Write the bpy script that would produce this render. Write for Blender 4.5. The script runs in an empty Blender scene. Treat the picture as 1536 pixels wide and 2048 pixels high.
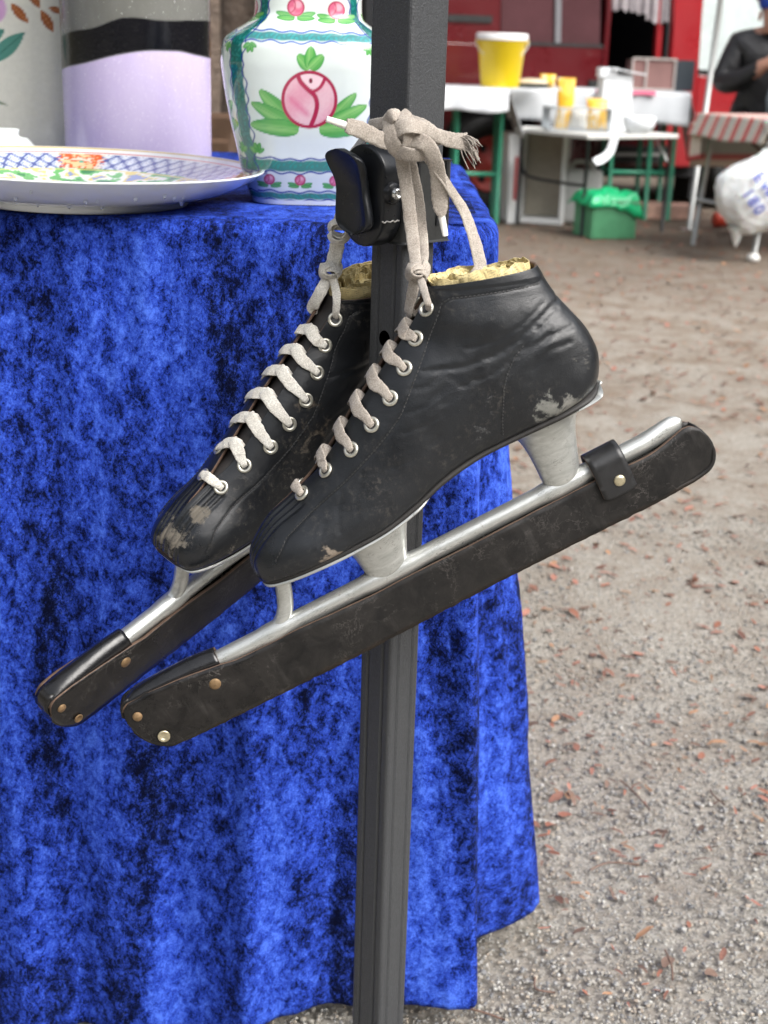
import bpy, bmesh, math, random
import numpy as np
from mathutils import Matrix, Vector, noise as mnoise
random.seed(5); rng = np.random.default_rng(7)
S = bpy.context.scene
COL = S.collection
R_ = math.radians

# ------------------------------------------------------------------ camera
FPX, HC, PITCH, ROLL = 2800.0, 0.93, math.atan(924/2800), R_(1.7)
cam = bpy.data.cameras.new('camera'); camo = bpy.data.objects.new('camera', cam); COL.objects.link(camo)
_fw = Vector((0, math.cos(PITCH), -math.sin(PITCH))); _u0 = Vector((0, math.sin(PITCH), math.cos(PITCH))); _r0 = Vector((1, 0, 0))
_r = _r0*math.cos(ROLL) + _u0*math.sin(ROLL); _u = _u0*math.cos(ROLL) - _r0*math.sin(ROLL)
m = Matrix((_r, _u, -_fw)).transposed().to_4x4(); m.translation = (0, 0, HC); camo.matrix_world = m
cam.sensor_fit = 'VERTICAL'; cam.sensor_height = 24; cam.sensor_width = 18; cam.lens = 24*FPX/2048
cam.clip_start = .05; cam.clip_end = 2000
cam.dof.use_dof = True; cam.dof.focus_distance = .98; cam.dof.aperture_fstop = cam.lens/4.2
S.camera = camo
# ------------------------------------------------------------------ sky, sun, exposure
W = bpy.data.worlds.new('World'); S.world = W; W.use_nodes = True
wn = W.node_tree.nodes; wl = W.node_tree.links
sky = wn.new('ShaderNodeTexSky'); sky.sky_type = 'NISHITA'; sky.sun_disc = False
sky.sun_elevation = R_(44); sky.sun_rotation = R_(130); sky.dust_density = 4; sky.air_density = 1; sky.ozone_density = 1
hs = wn.new('ShaderNodeHueSaturation'); hs.inputs['Saturation'].default_value = .28
wl.new(sky.outputs[0], hs.inputs['Color']); wl.new(hs.outputs[0], wn['Background'].inputs[0]); wn['Background'].inputs[1].default_value = .14
sun = bpy.data.lights.new('sun', 'SUN'); sun.energy = 1.1; sun.angle = R_(45); sun.color = (1, .97, .93)
suno = bpy.data.objects.new('sun', sun); COL.objects.link(suno)
az = R_(130); el = R_(44)
sd = Vector((math.sin(az)*math.cos(el), math.cos(az)*math.cos(el), math.sin(el)))
suno.rotation_euler = sd.to_track_quat('Z', 'Y').to_euler()
S.view_settings.view_transform = 'Standard'; S.view_settings.look = 'None'; S.view_settings.gamma = 1
S.view_settings.exposure = 1.38
S.view_settings.use_curve_mapping = False

# ------------------------------------------------------------------ helpers
def V3(a): return np.asarray(a, float)
_FW, _RR, _UU, _CC = V3(_fw), V3(_r), V3(_u), V3((0, 0, HC))
def at(px, py, Y):
    """world point at distance Y along the ground that the photo shows at px, py"""
    d = _FW + _RR*(px-768)/FPX + _UU*(1024-py)/FPX
    return _CC + d*(Y/d[1])
def sstep(a, b, x):
    t = np.clip((x-a)/(b-a), 0, 1); return t*t*(3-2*t)

def tag(o, label=None, cat=None, group=None, kind=None):
    if label: o['label'] = label
    if cat: o['category'] = cat
    if group: o['group'] = group
    if kind: o['kind'] = kind
    return o
def thing(name, label, cat, loc=(0, 0, 0), rotz=0, group=None, matrix=None):
    o = bpy.data.objects.new(name, None); COL.objects.link(o); o.empty_display_size = .05
    if matrix is not None: o.matrix_world = matrix
    else: o.location = loc; o.rotation_euler = (0, 0, rotz)
    return tag(o, label, cat, group)
def mesh_obj(name, verts, faces, mat=None, parent=None, smooth=True, col=None, uv=None, mats=None, fmat=None):
    me = bpy.data.meshes.new(name)
    me.from_pydata([tuple(map(float, v)) for v in verts], [], [tuple(int(i) for i in f) for f in faces])
    if mats:
        for q in mats: me.materials.append(q)
    elif mat: me.materials.append(mat)
    if fmat is not None: me.polygons.foreach_set('material_index', np.asarray(fmat, np.int32))
    if col is not None:
        a = me.color_attributes.new('Col', 'FLOAT_COLOR', 'POINT')
        c = np.ones((len(verts), 4), np.float32); c[:, :3] = col; a.data.foreach_set('color', c.ravel())
    if uv is not None:
        l = me.uv_layers.new(name='UVMap'); idx = np.empty(len(me.loops), np.int32); me.loops.foreach_get('vertex_index', idx)
        l.data.foreach_set('uv', np.asarray(uv, np.float32)[idx].ravel())
    me.polygons.foreach_set('use_smooth', np.full(len(me.polygons), smooth)); me.update()
    o = bpy.data.objects.new(name, me); COL.objects.link(o)
    if parent is not None: o.parent = parent
    return o
def grid_faces(n, m, closed=False, off=0):
    i, j = np.meshgrid(np.arange(n-1), np.arange(m if closed else m-1), indexing='ij'); j2 = (j+1) % m
    return (np.stack([i*m+j, (i+1)*m+j, (i+1)*m+j2, i*m+j2], -1).reshape(-1, 4) + off).tolist()
class MB:
    """collects shapes into one mesh"""
    def __init__(s): s.v = []; s.f = []; s.c = []
    def add(s, v, f, c=None):
        o = len(s.v); s.v += [tuple(map(float, p)) for p in v]; s.f += [tuple(int(i)+o for i in q) for q in f]
        s.c += [c or (1, 1, 1)]*len(v); return s
    def box(s, c, d, rz=0, b=0, tilt=None, col=None):
        x, y, z = [k/2 for k in d]
        if b:
            bm = bmesh.new(); bmesh.ops.create_cube(bm, size=1); bmesh.ops.scale(bm, vec=d, verts=bm.verts)
            bmesh.ops.bevel(bm, geom=bm.edges[:], offset=b, segments=2, affect='EDGES', profile=.5)
            v = [tuple(q.co) for q in bm.verts]; f = [[w.index for w in q.verts] for q in bm.faces]; bm.free()
        else:
            v = [(i*x, j*y, k*z) for i in (-1, 1) for j in (-1, 1) for k in (-1, 1)]
            f = [(0, 1, 3, 2), (4, 6, 7, 5), (0, 4, 5, 1), (2, 3, 7, 6), (0, 2, 6, 4), (1, 5, 7, 3)]
        M = Matrix.Rotation(rz, 3, 'Z')
        if tilt is not None: M = M @ tilt
        return s.add([M @ Vector(q) + Vector(c) for q in v], f, col)
    def tube(s, p, r, n=10, caps=True, flat=None, col=None):
        p = V3(p); k = len(p); r = np.broadcast_to(np.asarray(r, float), (k,))
        t = np.gradient(p, axis=0); t /= np.linalg.norm(t, axis=1)[:, None]+1e-12
        up = V3((0, 0, 1)) if abs(t[0][2]) < .9 else V3((1, 0, 0)); a = np.cross(t[0], up); a /= np.linalg.norm(a)
        th = np.arange(n)*2*math.pi/n; out = []
        for i in range(k):
            a = a - t[i]*(a@t[i]); a /= np.linalg.norm(a); b = np.cross(t[i], a)
            out.append(p[i] + r[i]*(np.outer(np.cos(th), a) + np.outer(np.sin(th), b)))
        v = np.concatenate(out); f = grid_faces(k, n, True)
        if caps: f = f + [tuple(range(n))[::-1], tuple(range((k-1)*n, k*n))]
        return s.add(v, f, col)
    def lathe(s, prof, n=40, c=(0, 0, 0), col=None, M=None):
        th = np.arange(n)*2*math.pi/n; v = []
        for r, z in prof: v += [(r*math.cos(a), r*math.sin(a), z) for a in th]
        if M is not None: v = [tuple(M @ Vector(q)) for q in v]
        v = V3(v)+V3(c); return s.add(v, grid_faces(len(prof), n, True), col)
    def prism(s, poly, y0, y1, col=None, M=None):
        """polygon in x,z pushed out along y"""
        n = len(poly); v = [(x, y0, z) for x, z in poly]+[(x, y1, z) for x, z in poly]
        if M is not None: v = [tuple(M @ Vector(q)) for q in v]
        return s.add(v, [tuple(range(n)), tuple(range(2*n-1, n-1, -1))]+[(i, i+n, (i+1) % n+n, (i+1) % n) for i in range(n)], col)
    def build(s, name, mat, parent=None, smooth=False, col=False, bevel=0):
        o = mesh_obj(name, s.v, s.f, mat, parent, smooth, col=np.array(s.c) if col else None)
        if bevel:
            b = o.modifiers.new('b', 'BEVEL'); b.width = bevel; b.segments = 2; b.limit_method = 'ANGLE'
        return o
def crom(P, t):
    """Catmull-Rom through rows of P at parameters t in [0, len-1]"""
    P = V3(P); n = len(P); t = np.clip(np.asarray(t, float), 0, n-1-1e-9); i = t.astype(int); f = t-i
    g = lambda k: P[np.clip(k, 0, n-1)]
    f = f.reshape(f.shape+(1,)*(P.ndim-1))
    p0, p1, p2, p3 = g(i-1), g(i), g(i+1), g(i+2)
    return .5*(2*p1+(p2-p0)*f+(2*p0-5*p1+4*p2-p3)*f*f+(3*p1-p0-3*p2+p3)*f**3)
def smooth_path(P, n): return crom(P, np.linspace(0, len(P)-1, n))
def fbm(p, sc, seed=0, oct=4):
    out = np.zeros(len(p))
    for i, q in enumerate(p):
        out[i] = mnoise.fractal(Vector((q[0]*sc+seed*7.3, q[1]*sc+seed*3.1, (q[2] if len(q) > 2 else 0)*sc)), 1.0, 2.0, oct)
    return out
def ribbon(path, nrm, width, thick, n=None, wiggle=0, seed=0, wprof=None):
    """flat woven lace swept along a path; nrm = outward direction of its flat side"""
    n = n or max(10, len(path)*7)
    p = smooth_path(path, n); N = smooth_path(nrm, n)
    t = np.gradient(p, axis=0); t /= np.linalg.norm(t, axis=1)[:, None]+1e-12
    N = N - t*np.sum(N*t, 1)[:, None]; N /= np.linalg.norm(N, axis=1)[:, None]+1e-12
    B = np.cross(t, N); th = np.arange(12)*2*math.pi/12
    cx = np.sign(np.cos(th))*np.abs(np.cos(th))**.6; cy = np.sign(np.sin(th))*np.abs(np.sin(th))**.8
    w = np.full(n, width/2)
    if wprof is not None: w = w*np.interp(np.linspace(0, 1, n), np.linspace(0, 1, len(wprof)), wprof)
    w = w*(1+.05*np.sin(np.arange(n)*.9+seed)*np.cos(np.arange(n)*.37+seed*2))
    v = []
    for i in range(n):
        cup = .12*thick*np.cos(th)**2*math.sin(i*.31+seed)
        v.append(p[i]+np.outer(cx*w[i], B[i])+np.outer(cy*thick/2*min(1.6, width/2/w[i])+cup, N[i]))
    return np.concatenate(v), grid_faces(n, 12, True)+[tuple(range(12))[::-1], tuple(range((n-1)*12, n*12))]

# ------------------------------------------------------------------ materials
def nmat(name):
    m = bpy.data.materials.new(name); m.use_nodes = True
    return m, m.node_tree.nodes, m.node_tree.links, m.node_tree.nodes['Principled BSDF']
def setp(b, **k):
    al = dict(rough='Roughness', metal='Metallic', spec='Specular IOR Level', coat='Coat Weight', coatr='Coat Roughness', sheen='Sheen Weight',
              sheenr='Sheen Roughness', trans='Transmission Weight', ior='IOR', alpha='Alpha', sss='Subsurface Weight')
    for q, v in k.items(): b.inputs[al[q]].default_value = v
def noise_n(n, l, co, scale, detail=6, rough=.6, dist=0, out='Fac'):
    t = n.new('ShaderNodeTexNoise'); t.inputs['Scale'].default_value = scale; t.inputs['Detail'].default_value = detail
    t.inputs['Roughness'].default_value = rough; t.inputs['Distortion'].default_value = dist
    if co is not None: l.new(co, t.inputs['Vector'])
    return t.outputs[out]
def ramp_n(n, l, fac, stops, interp='LINEAR'):
    r = n.new('ShaderNodeValToRGB'); e = r.color_ramp.elements; r.color_ramp.interpolation = interp
    while len(e) < len(stops): e.new(.5)
    for q, (p, c) in zip(e, stops):
        q.position = p; q.color = (*c, 1) if hasattr(c, '__len__') else (c, c, c, 1)
    l.new(fac, r.inputs[0]); return r.outputs[0]
def mix_n(n, l, fac, a, b, mode='MIX'):
    x = n.new('ShaderNodeMix'); x.data_type = 'RGBA'; x.blend_type = mode
    for s, v in ((x.inputs[0], fac), (x.inputs[6], a), (x.inputs[7], b)):
        if hasattr(v, 'is_output'): l.new(v, s)
        elif hasattr(v, '__len__'): s.default_value = (*v, 1)
        else: s.default_value = v
    return x.outputs[2]
def math_n(n, l, op, a, b=0.0, clamp=False):
    x = n.new('ShaderNodeMath'); x.operation = op; x.use_clamp = clamp
    for s, v in zip(x.inputs, (a, b)):
        if hasattr(v, 'is_output'): l.new(v, s)
        else: s.default_value = v
    return x.outputs[0]
def bump_n(n, l, b, h, strength=.3, dist=.001, prev=None):
    x = n.new('ShaderNodeBump'); x.inputs['Strength'].default_value = strength; x.inputs['Distance'].default_value = dist
    l.new(h, x.inputs['Height'])
    if prev is not None: l.new(prev, x.inputs['Normal'])
    if b is not None: l.new(x.outputs[0], b.inputs['Normal'])
    return x.outputs[0]
def coords(n, kind='Object'): return n.new('ShaderNodeTexCoord').outputs[kind]
def mapping(n, l, co, scale, rot=0):
    x = n.new('ShaderNodeMapping'); x.inputs['Rotation'].default_value = (0, 0, rot); x.inputs['Scale'].default_value = scale; l.new(co, x.inputs['Vector']); return x.outputs[0]
def simple(name, c, rough=.5, metal=0, var=.12, nscale=30, bump=.15, bscale=200, bdist=.0005, **k):
    m, n, l, b = nmat(name); co = coords(n)
    f = noise_n(n, l, co, nscale, 5)
    l.new(mix_n(n, l, f, tuple(max(0, x*(1-var*1.6)) for x in c), tuple(min(1, x*(1+var*1.2)) for x in c)), b.inputs['Base Color'])
    l.new(ramp_n(n, l, noise_n(n, l, co, nscale*2.3, 4), [(.3, max(.02, rough*.8)), (.7, min(1, rough*1.2))]), b.inputs['Roughness'])
    if bump: bump_n(n, l, b, noise_n(n, l, co, bscale, 4), bump, bdist)
    setp(b, metal=metal, **k); return m
def painted(name, rough=.15, var=.06, nscale=60, **k):
    """glaze or print: colour comes from the mesh's own Col attribute"""
    m, n, l, b = nmat(name); a = n.new('ShaderNodeVertexColor'); a.layer_name = 'Col'
    f = noise_n(n, l, coords(n), nscale, 5)
    l.new(mix_n(n, l, 1.0, a.outputs[0], ramp_n(n, l, f, [(.2, 1-var*2), (.8, 1.0)]), 'MULTIPLY'), b.inputs['Base Color'])
    setp(b, rough=rough, **k); return m

def leather(name, seed=0, dusty=.35, scuff=(), rough=.35, gloss_spots=()):
    """black smooth leather; scuff: list of (centre, radius) worn patches in the boot's own metres"""
    m, n, l, b = nmat(name); co = coords(n)
    big = noise_n(n, l, co, 28, 6, .6); fine = noise_n(n, l, co, 260, 8, .75, .3)
    base = mix_n(n, l, ramp_n(n, l, big, [(.35, 0.), (.7, 1.)]), (.0042, .005, .0065), (.0095, .011, .0135))
    # dry dust rubbed in the grain
    dm = math_n(n, l, 'MULTIPLY', ramp_n(n, l, noise_n(n, l, co, 16, 5, .7, .5), [(.5, 0.), (.68, 1.)]), ramp_n(n, l, fine, [(.52, 0.), (.64, 1.)]))
    base = mix_n(n, l, math_n(n, l, 'MULTIPLY', dm, dusty), base, (.17, .15, .125))
    total = None
    for (c, r, thr, colr) in scuff:
        d = n.new('ShaderNodeVectorMath'); d.operation = 'DISTANCE'; l.new(co, d.inputs[0]); d.inputs[1].default_value = c
        wob = math_n(n, l, 'MULTIPLY', math_n(n, l, 'SUBTRACT', noise_n(n, l, co, 75, 5, .65, .4), .5), r*3.2)
        mk = ramp_n(n, l, math_n(n, l, 'DIVIDE', math_n(n, l, 'ADD', d.outputs['Value'], wob), r), [(.0, 1.), (1., 0.)])
        k = math_n(n, l, 'ADD', math_n(n, l, 'MULTIPLY', mk, .46), math_n(n, l, 'ADD', math_n(n, l, 'MULTIPLY', noise_n(n, l, mapping(n, l, co, (160, 160, 260)), 1, 9, .8, .6), .38), math_n(n, l, 'MULTIPLY', noise_n(n, l, co, 620, 6, .8, .6), .30)))
        k = ramp_n(n, l, k, [(thr-.03, 0.), (thr+.02, .35), (thr+.07, .8), (thr+.18, 1.)])
        k = math_n(n, l, 'MULTIPLY', k, .8); base = mix_n(n, l, k, base, colr); total = k if total is None else math_n(n, l, 'MAXIMUM', total, k)
    l.new(base, b.inputs['Base Color'])
    rr = ramp_n(n, l, noise_n(n, l, co, 45, 6, .65), [(.3, rough*.75), (.7, min(1, rough*1.35))])
    sx_ = n.new('ShaderNodeSeparateXYZ'); l.new(co, sx_.inputs[0]); rr = mix_n(n, l, ramp_n(n, l, math_n(n, l, 'ADD', math_n(n, l, 'MULTIPLY', sx_.outputs[0], 20.), math_n(n, l, 'MULTIPLY', big, .5)), [(.55, .75), (1., 0.)]), rr, (.15, .15, .15))
    if total is not None: rr = mix_n(n, l, total, rr, (.75, .75, .75))
    l.new(rr, b.inputs['Roughness'])
    v = n.new('ShaderNodeTexVoronoi'); v.feature = 'DISTANCE_TO_EDGE'; v.inputs['Scale'].default_value = 900; l.new(co, v.inputs['Vector'])
    q = bump_n(n, l, None, ramp_n(n, l, v.outputs[0], [(0, 0.), (.25, 1.)]), .10, .0004)
    wr = noise_n(n, l, mapping(n, l, co, (60, 60, 150)), 1, 7, .7, .8)
    q = bump_n(n, l, None, wr, .22, .0011, q)
    bump_n(n, l, b, fine, .22, .0006, q)
    setp(b, spec=.5); return m

def guard_leather(name, seed):
    m, n, l, b = nmat(name); co = coords(n)
    sep = n.new('ShaderNodeSeparateXYZ'); l.new(co, sep.inputs[0])
    f = noise_n(n, l, co, 60, 8, .72, .4)
    base = mix_n(n, l, ramp_n(n, l, f, [(.35, 0.), (.75, 1.)]), (.0055, .0052, .0052), (.021, .019, .0175))
    # rubbed brown towards the running edge, and pale cracks
    low = math_n(n, l, 'ADD', math_n(n, l, 'MULTIPLY', math_n(n, l, 'ADD', sep.outputs[2], .083), -90.), f)
    base = mix_n(n, l, ramp_n(n, l, low, [(.05, 0.), (.65, .75)]), base, (.042, .025, .015))
    cr = noise_n(n, l, mapping(n, l, co, (1, 1, 1.0)), 70, 6, .68, .5)
    crack = ramp_n(n, l, cr, [(.486, 0.), (.498, 1.), (.502, 1.), (.514, 0.)])
    crack = math_n(n, l, 'MULTIPLY', crack, ramp_n(n, l, noise_n(n, l, co, 33, 3), [(.47, 0.), (.66, .32)]))
    base = mix_n(n, l, crack, base, (.22, .2, .185))
    sm_ = ramp_n(n, l, noise_n(n, l, mapping(n, l, co, (130, 40, 22)), 1, 5, .65, .3), [(.52, 0.), (.75, .35)])
    base = mix_n(n, l, math_n(n, l, 'MULTIPLY', sm_, ramp_n(n, l, noise_n(n, l, co, 22, 3), [(.45, 0.), (.65, 1.)])), base, (.075, .07, .066))
    l.new(base, b.inputs['Base Color'])
    wetx = math_n(n, l, 'ADD', math_n(n, l, 'MULTIPLY', sep.outputs[0], 14.), math_n(n, l, 'MULTIPLY', f, .9))
    l.new(ramp_n(n, l, wetx, [(0., .22), (.45, .5)]), b.inputs['Roughness'])
    q = bump_n(n, l, None, f, .3, .0012); bump_n(n, l, b, noise_n(n, l, co, 420, 5), .16, .0005, q)
    setp(b, spec=.3); return m

def metal_worn(name):
    m, n, l, b = nmat(name); co = coords(n)
    f = noise_n(n, l, mapping(n, l, co, (30, 130, 130)), 1.3, 9, .72, .4)
    sp = ramp_n(n, l, noise_n(n, l, co, 190, 6, .7, .3), [(.60, 0.), (.68, 1.)])
    sc = ramp_n(n, l, noise_n(n, l, mapping(n, l, co, (60, 260, 260)), 1, 3, .6, 1.5), [(.484, 0.), (.5, 1.), (.516, 0.)])
    sc = math_n(n, l, 'MULTIPLY', sc, ramp_n(n, l, noise_n(n, l, co, 70, 3), [(.5, 0.), (.62, .8)]))
    base = mix_n(n, l, ramp_n(n, l, f, [(.3, 0.), (.72, 1.)]), (.40, .41, .39), (.66, .67, .65))
    base = mix_n(n, l, math_n(n, l, 'MULTIPLY', sp, .6), base, (.16, .14, .12))
    base = mix_n(n, l, sc, base, (.07, .065, .06))
    l.new(base, b.inputs['Base Color']); l.new(ramp_n(n, l, f, [(.3, .46), (.7, .3)]), b.inputs['Roughness'])
    l.new(ramp_n(n, l, sp, [(0, .78), (1, .2)]), b.inputs['Metallic'])
    bump_n(n, l, b, f, .25, .0007); return m

def velvet():
    m, n, l, b = nmat('crushed_velvet'); uv = n.new('ShaderNodeUVMap').outputs[0]
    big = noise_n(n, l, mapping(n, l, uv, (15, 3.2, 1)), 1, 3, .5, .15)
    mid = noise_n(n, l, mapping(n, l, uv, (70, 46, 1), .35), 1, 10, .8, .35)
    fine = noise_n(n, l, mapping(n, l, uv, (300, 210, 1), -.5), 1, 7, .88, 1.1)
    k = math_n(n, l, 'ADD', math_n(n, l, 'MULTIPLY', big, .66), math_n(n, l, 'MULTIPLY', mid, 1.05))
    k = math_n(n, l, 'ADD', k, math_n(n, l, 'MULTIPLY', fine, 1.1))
    c = ramp_n(n, l, math_n(n, l, 'MULTIPLY', k, .3559), [(.446, (.0006, .0015, .012)), (.475, (.003, .008, .066)), (.495, (.012, .031, .255)), (.526, (.023, .063, .45)), (.58, (.075, .17, .74))])  # light and dark of the brushed nap painted into the colour
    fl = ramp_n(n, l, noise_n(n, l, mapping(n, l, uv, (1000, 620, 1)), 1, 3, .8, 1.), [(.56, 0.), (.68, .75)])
    c = mix_n(n, l, math_n(n, l, 'MULTIPLY', fl, ramp_n(n, l, mid, [(.42, .05), (.56, 1.)])), c, (.12, .21, .76))  # fleck highlights of the pile painted in as paler blue
    l.new(c, b.inputs['Base Color'])
    setp(b, rough=.7, spec=.06, sheen=.03, sheenr=.4); b.inputs['Sheen Tint'].default_value = (.35, .5, 1, 1)
    q = bump_n(n, l, None, mid, .30, .003); bump_n(n, l, b, fine, .6, .002, q); return m

def ground_mat():
    m, n, l, b = nmat('gravel_ground'); co = coords(n)
    sep = n.new('ShaderNodeSeparateXYZ'); l.new(co, sep.inputs[0])
    grain = noise_n(n, l, co, 170, 8, .85); mid = noise_n(n, l, co, 7, 8, .7, .3); big = noise_n(n, l, co, .9, 5, .6, .4)
    v = n.new('ShaderNodeTexVoronoi'); v.inputs['Scale'].default_value = 230; l.new(co, v.inputs['Vector'])
    c = mix_n(n, l, ramp_n(n, l, grain, [(.3, 0.), (.7, 1.)]), (.185, .162, .132), (.41, .382, .333))
    c = mix_n(n, l, .45, c, ramp_n(n, l, v.outputs['Color'], [(.1, (.12, .12, .12)), (.5, (.34, .325, .29)), (.9, (.55, .54, .5))]))
    # trodden leaf mould: browner patches, taking over farther from the stall
    far = ramp_n(n, l, math_n(n, l, 'ADD', math_n(n, l, 'MULTIPLY', sep.outputs[1], .1), math_n(n, l, 'MULTIPLY', big, .35)), [(.26, 0.), (.78, 1.)])
    pm = math_n(n, l, 'MULTIPLY', ramp_n(n, l, mid, [(.42, 0.), (.62, 1.)]), math_n(n, l, 'ADD', far, .22, True))
    c = mix_n(n, l, pm, c, (.16, .115, .08))
    c = mix_n(n, l, math_n(n, l, 'MULTIPLY', far, .55), c, (.215, .17, .128))
    c = mix_n(n, l, ramp_n(n, l, math_n(n, l, 'ADD', math_n(n, l, 'MULTIPLY', sep.outputs[1], .1), math_n(n, l, 'MULTIPLY', big, .2)), [(.62, 0.), (.85, .8)]), c, (.10, .075, .055))
    l.new(c, b.inputs['Base Color']); setp(b, rough=.85, spec=.3)
    q = bump_n(n, l, None, v.outputs['Distance'], .5, .003); bump_n(n, l, b, grain, .6, .004, q); return m

def lace_mat(name, c, dirt):
    m, n, l, b = nmat(name); co = coords(n)
    f = noise_n(n, l, co, 90, 6, .7); w = noise_n(n, l, co, 1150, 2, .6)
    cc = mix_n(n, l, ramp_n(n, l, f, [(.35, 0.), (.68, 1.)]), dirt, c)
    cc = mix_n(n, l, .5, cc, ramp_n(n, l, w, [(.3, tuple(x*.35 for x in c)), (.7, tuple(min(1, x*1.2) for x in c))]))
    l.new(cc, b.inputs['Base Color']); setp(b, rough=.9, spec=.15, sheen=.2)
    bump_n(n, l, b, w, .55, .0008); return m

M_VELVET = velvet(); M_GROUND = ground_mat(); M_METAL = metal_worn('worn_silver_metal')
M_STITCH = simple('black_thread', (.026, .026, .026), .6, bump=0)
M_BROWN = simple('raw_leather_edge', (.10, .06, .04), .8, var=.35, nscale=150)
M_LINING = simple('tan_lining', (.15, .105, .065), .85, var=.2)
M_TONGUE = simple('tongue_leather', (.022, .018, .016), .6, var=.3)
M_EYE = simple('eyelet_metal', (.60, .58, .50), .33, .85, var=.25, nscale=400)
M_BRASS = simple('brass_rivet', (.62, .55, .38), .33, .9, var=.2, nscale=300)
M_RUST = simple('aged_rivet', (.22, .14, .07), .6, .5, var=.4, nscale=400, bump=.5, bscale=900)
M_LACE_N = lace_mat('grey_beige_lace', (.44, .395, .345), (.20, .165, .135))
M_LACE_F = lace_mat('off_white_lace', (.74, .72, .66), (.46, .41, .34))
M_AGLET = simple('white_aglet', (.75, .73, .68), .35, bump=0)
M_POLE = simple('powder_coated_steel', (.013, .014, .016), .42, 0, var=.1, bump=.55, bscale=900, bdist=.0009, spec=.35)
M_POLE2 = simple('grey_powder_coat', (.042, .044, .047), .45, 0, var=.85, nscale=1100, bump=.7, bscale=700, bdist=.001, spec=.35)
M_PLASTIC = simple('black_plastic', (.008, .009, .011), .32, 0, var=.3, nscale=80, bump=.2, bscale=60, bdist=.0006, spec=.35)
M_PLASTIC2 = simple('worn_black_plastic', (.020, .021, .021), .42, 0, var=.6, nscale=60, bump=.4, bscale=120, bdist=.0008, spec=.5)
M_STEEL = simple('bright_steel', (.62, .62, .6), .25, .95, var=.1)

# ------------------------------------------------------------------ ground
def build_ground():
    xs = np.concatenate([np.linspace(-60, -3, 12), np.linspace(-2, 4, 61), np.linspace(5, 60, 12)])
    ys = np.concatenate([np.linspace(-20, 0, 5), np.linspace(.5, 10, 96), np.linspace(11, 120, 20)])
    X, Y = np.meshgrid(xs, ys, indexing='ij'); P = np.stack([X.ravel(), Y.ravel(), 0*X.ravel()], 1)
    P[:, 2] = .006*fbm(P, 1.1, 3, 4)-.003
    P[:, 2] = np.minimum(P[:, 2], .004)
    g = mesh_obj('ground', P, grid_faces(len(xs), len(ys)), M_GROUND); g['kind'] = 'structure'
    return g
GROUND = build_ground()
ICO_V, ICO_F = None, None
def ico():
    global ICO_V, ICO_F
    bm = bmesh.new(); bmesh.ops.create_icosphere(bm, subdivisions=1, radius=1); ICO_V = V3([v.co for v in bm.verts]); ICO_F = np.array([[w.index for w in f.verts] for f in bm.faces]); bm.free()
ico()
def build_pebbles():
    N = 30000
    y = 1.12+1.75*rng.random(N)**1.35; wid = .30*y+.06; x = -.25+rng.random(N)*(wid+.25)
    keep = ~((y > 1.2) & (x < .02)); x = x[keep]; y = y[keep]; n = len(x)
    s = .0011+.0017*rng.random(n)**2+(rng.random(n) > .95)*.0022*rng.random(n)
    jit = 1+.35*(rng.random((n, 12, 1))-.5); ax = 1+.6*(rng.random((n, 1, 3))-.5); ax[:, :, 2] *= .7
    v = ICO_V[None]*jit*ax*s[:, None, None]; v = v+np.stack([x, y, s*.25], 1)[:, None]
    f = (ICO_F[None]+(np.arange(n)*12)[:, None, None]).reshape(-1, 3)
    pal = np.array([(.39, .375, .345), (.34, .32, .285), (.29, .285, .275), (.22, .22, .22), (.45, .44, .41), (.39, .34, .28), (.30, .255, .21)])
    c = pal[rng.choice(7, n, p=[.2, .28, .16, .08, .09, .13, .06])]*(.75+.4*rng.random((n, 1)))
    me = bpy.data.meshes.new('pebbles'); vv = v.reshape(-1, 3)
    me.vertices.add(len(vv)); me.vertices.foreach_set('co', vv.ravel().astype(np.float32))
    me.loops.add(f.size); me.loops.foreach_set('vertex_index', f.ravel().astype(np.int32))
    me.polygons.add(len(f)); me.polygons.foreach_set('loop_start', np.arange(0, f.size, 3, dtype=np.int32)); me.polygons.foreach_set('loop_total', np.full(len(f), 3, np.int32))
    a = me.color_attributes.new('Col', 'FLOAT_COLOR', 'POINT'); cc = np.ones((n, 12, 4), np.float32); cc[:, :, :3] = c[:, None]; a.data.foreach_set('color', cc.ravel())
    me.update(calc_edges=True); me.materials.append(painted('pebble_stone', .95, .15, 300, spec=.15))
    o = bpy.data.objects.new('gravel', me); COL.objects.link(o)
    tag(o, 'loose grey and beige gravel grains on the ground beside the velvet cloth', 'gravel', kind='stuff')
build_pebbles()
def leaf_mesh(k):
    """small curled dead leaf or seed husk"""
    L = 1.0; w = [.16, .24, .34, .12][k]; n = 6; v = []; 
    for i in range(n):
        t = i/(n-1); h = w*math.sin(math.pi*min(.97, t*.94+.05))**.8*(1.1-.3*t); zc = .18*math.sin(t*3+k)+.05*math.sin(9*t+k)
        v += [(t-.5, -h+.06*math.sin(5*t), zc+.30*h), (t-.5, .04*math.sin(5*t), zc), (t-.5, h, zc+.25*h)]
    return v, grid_faces(n, 3)
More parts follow.
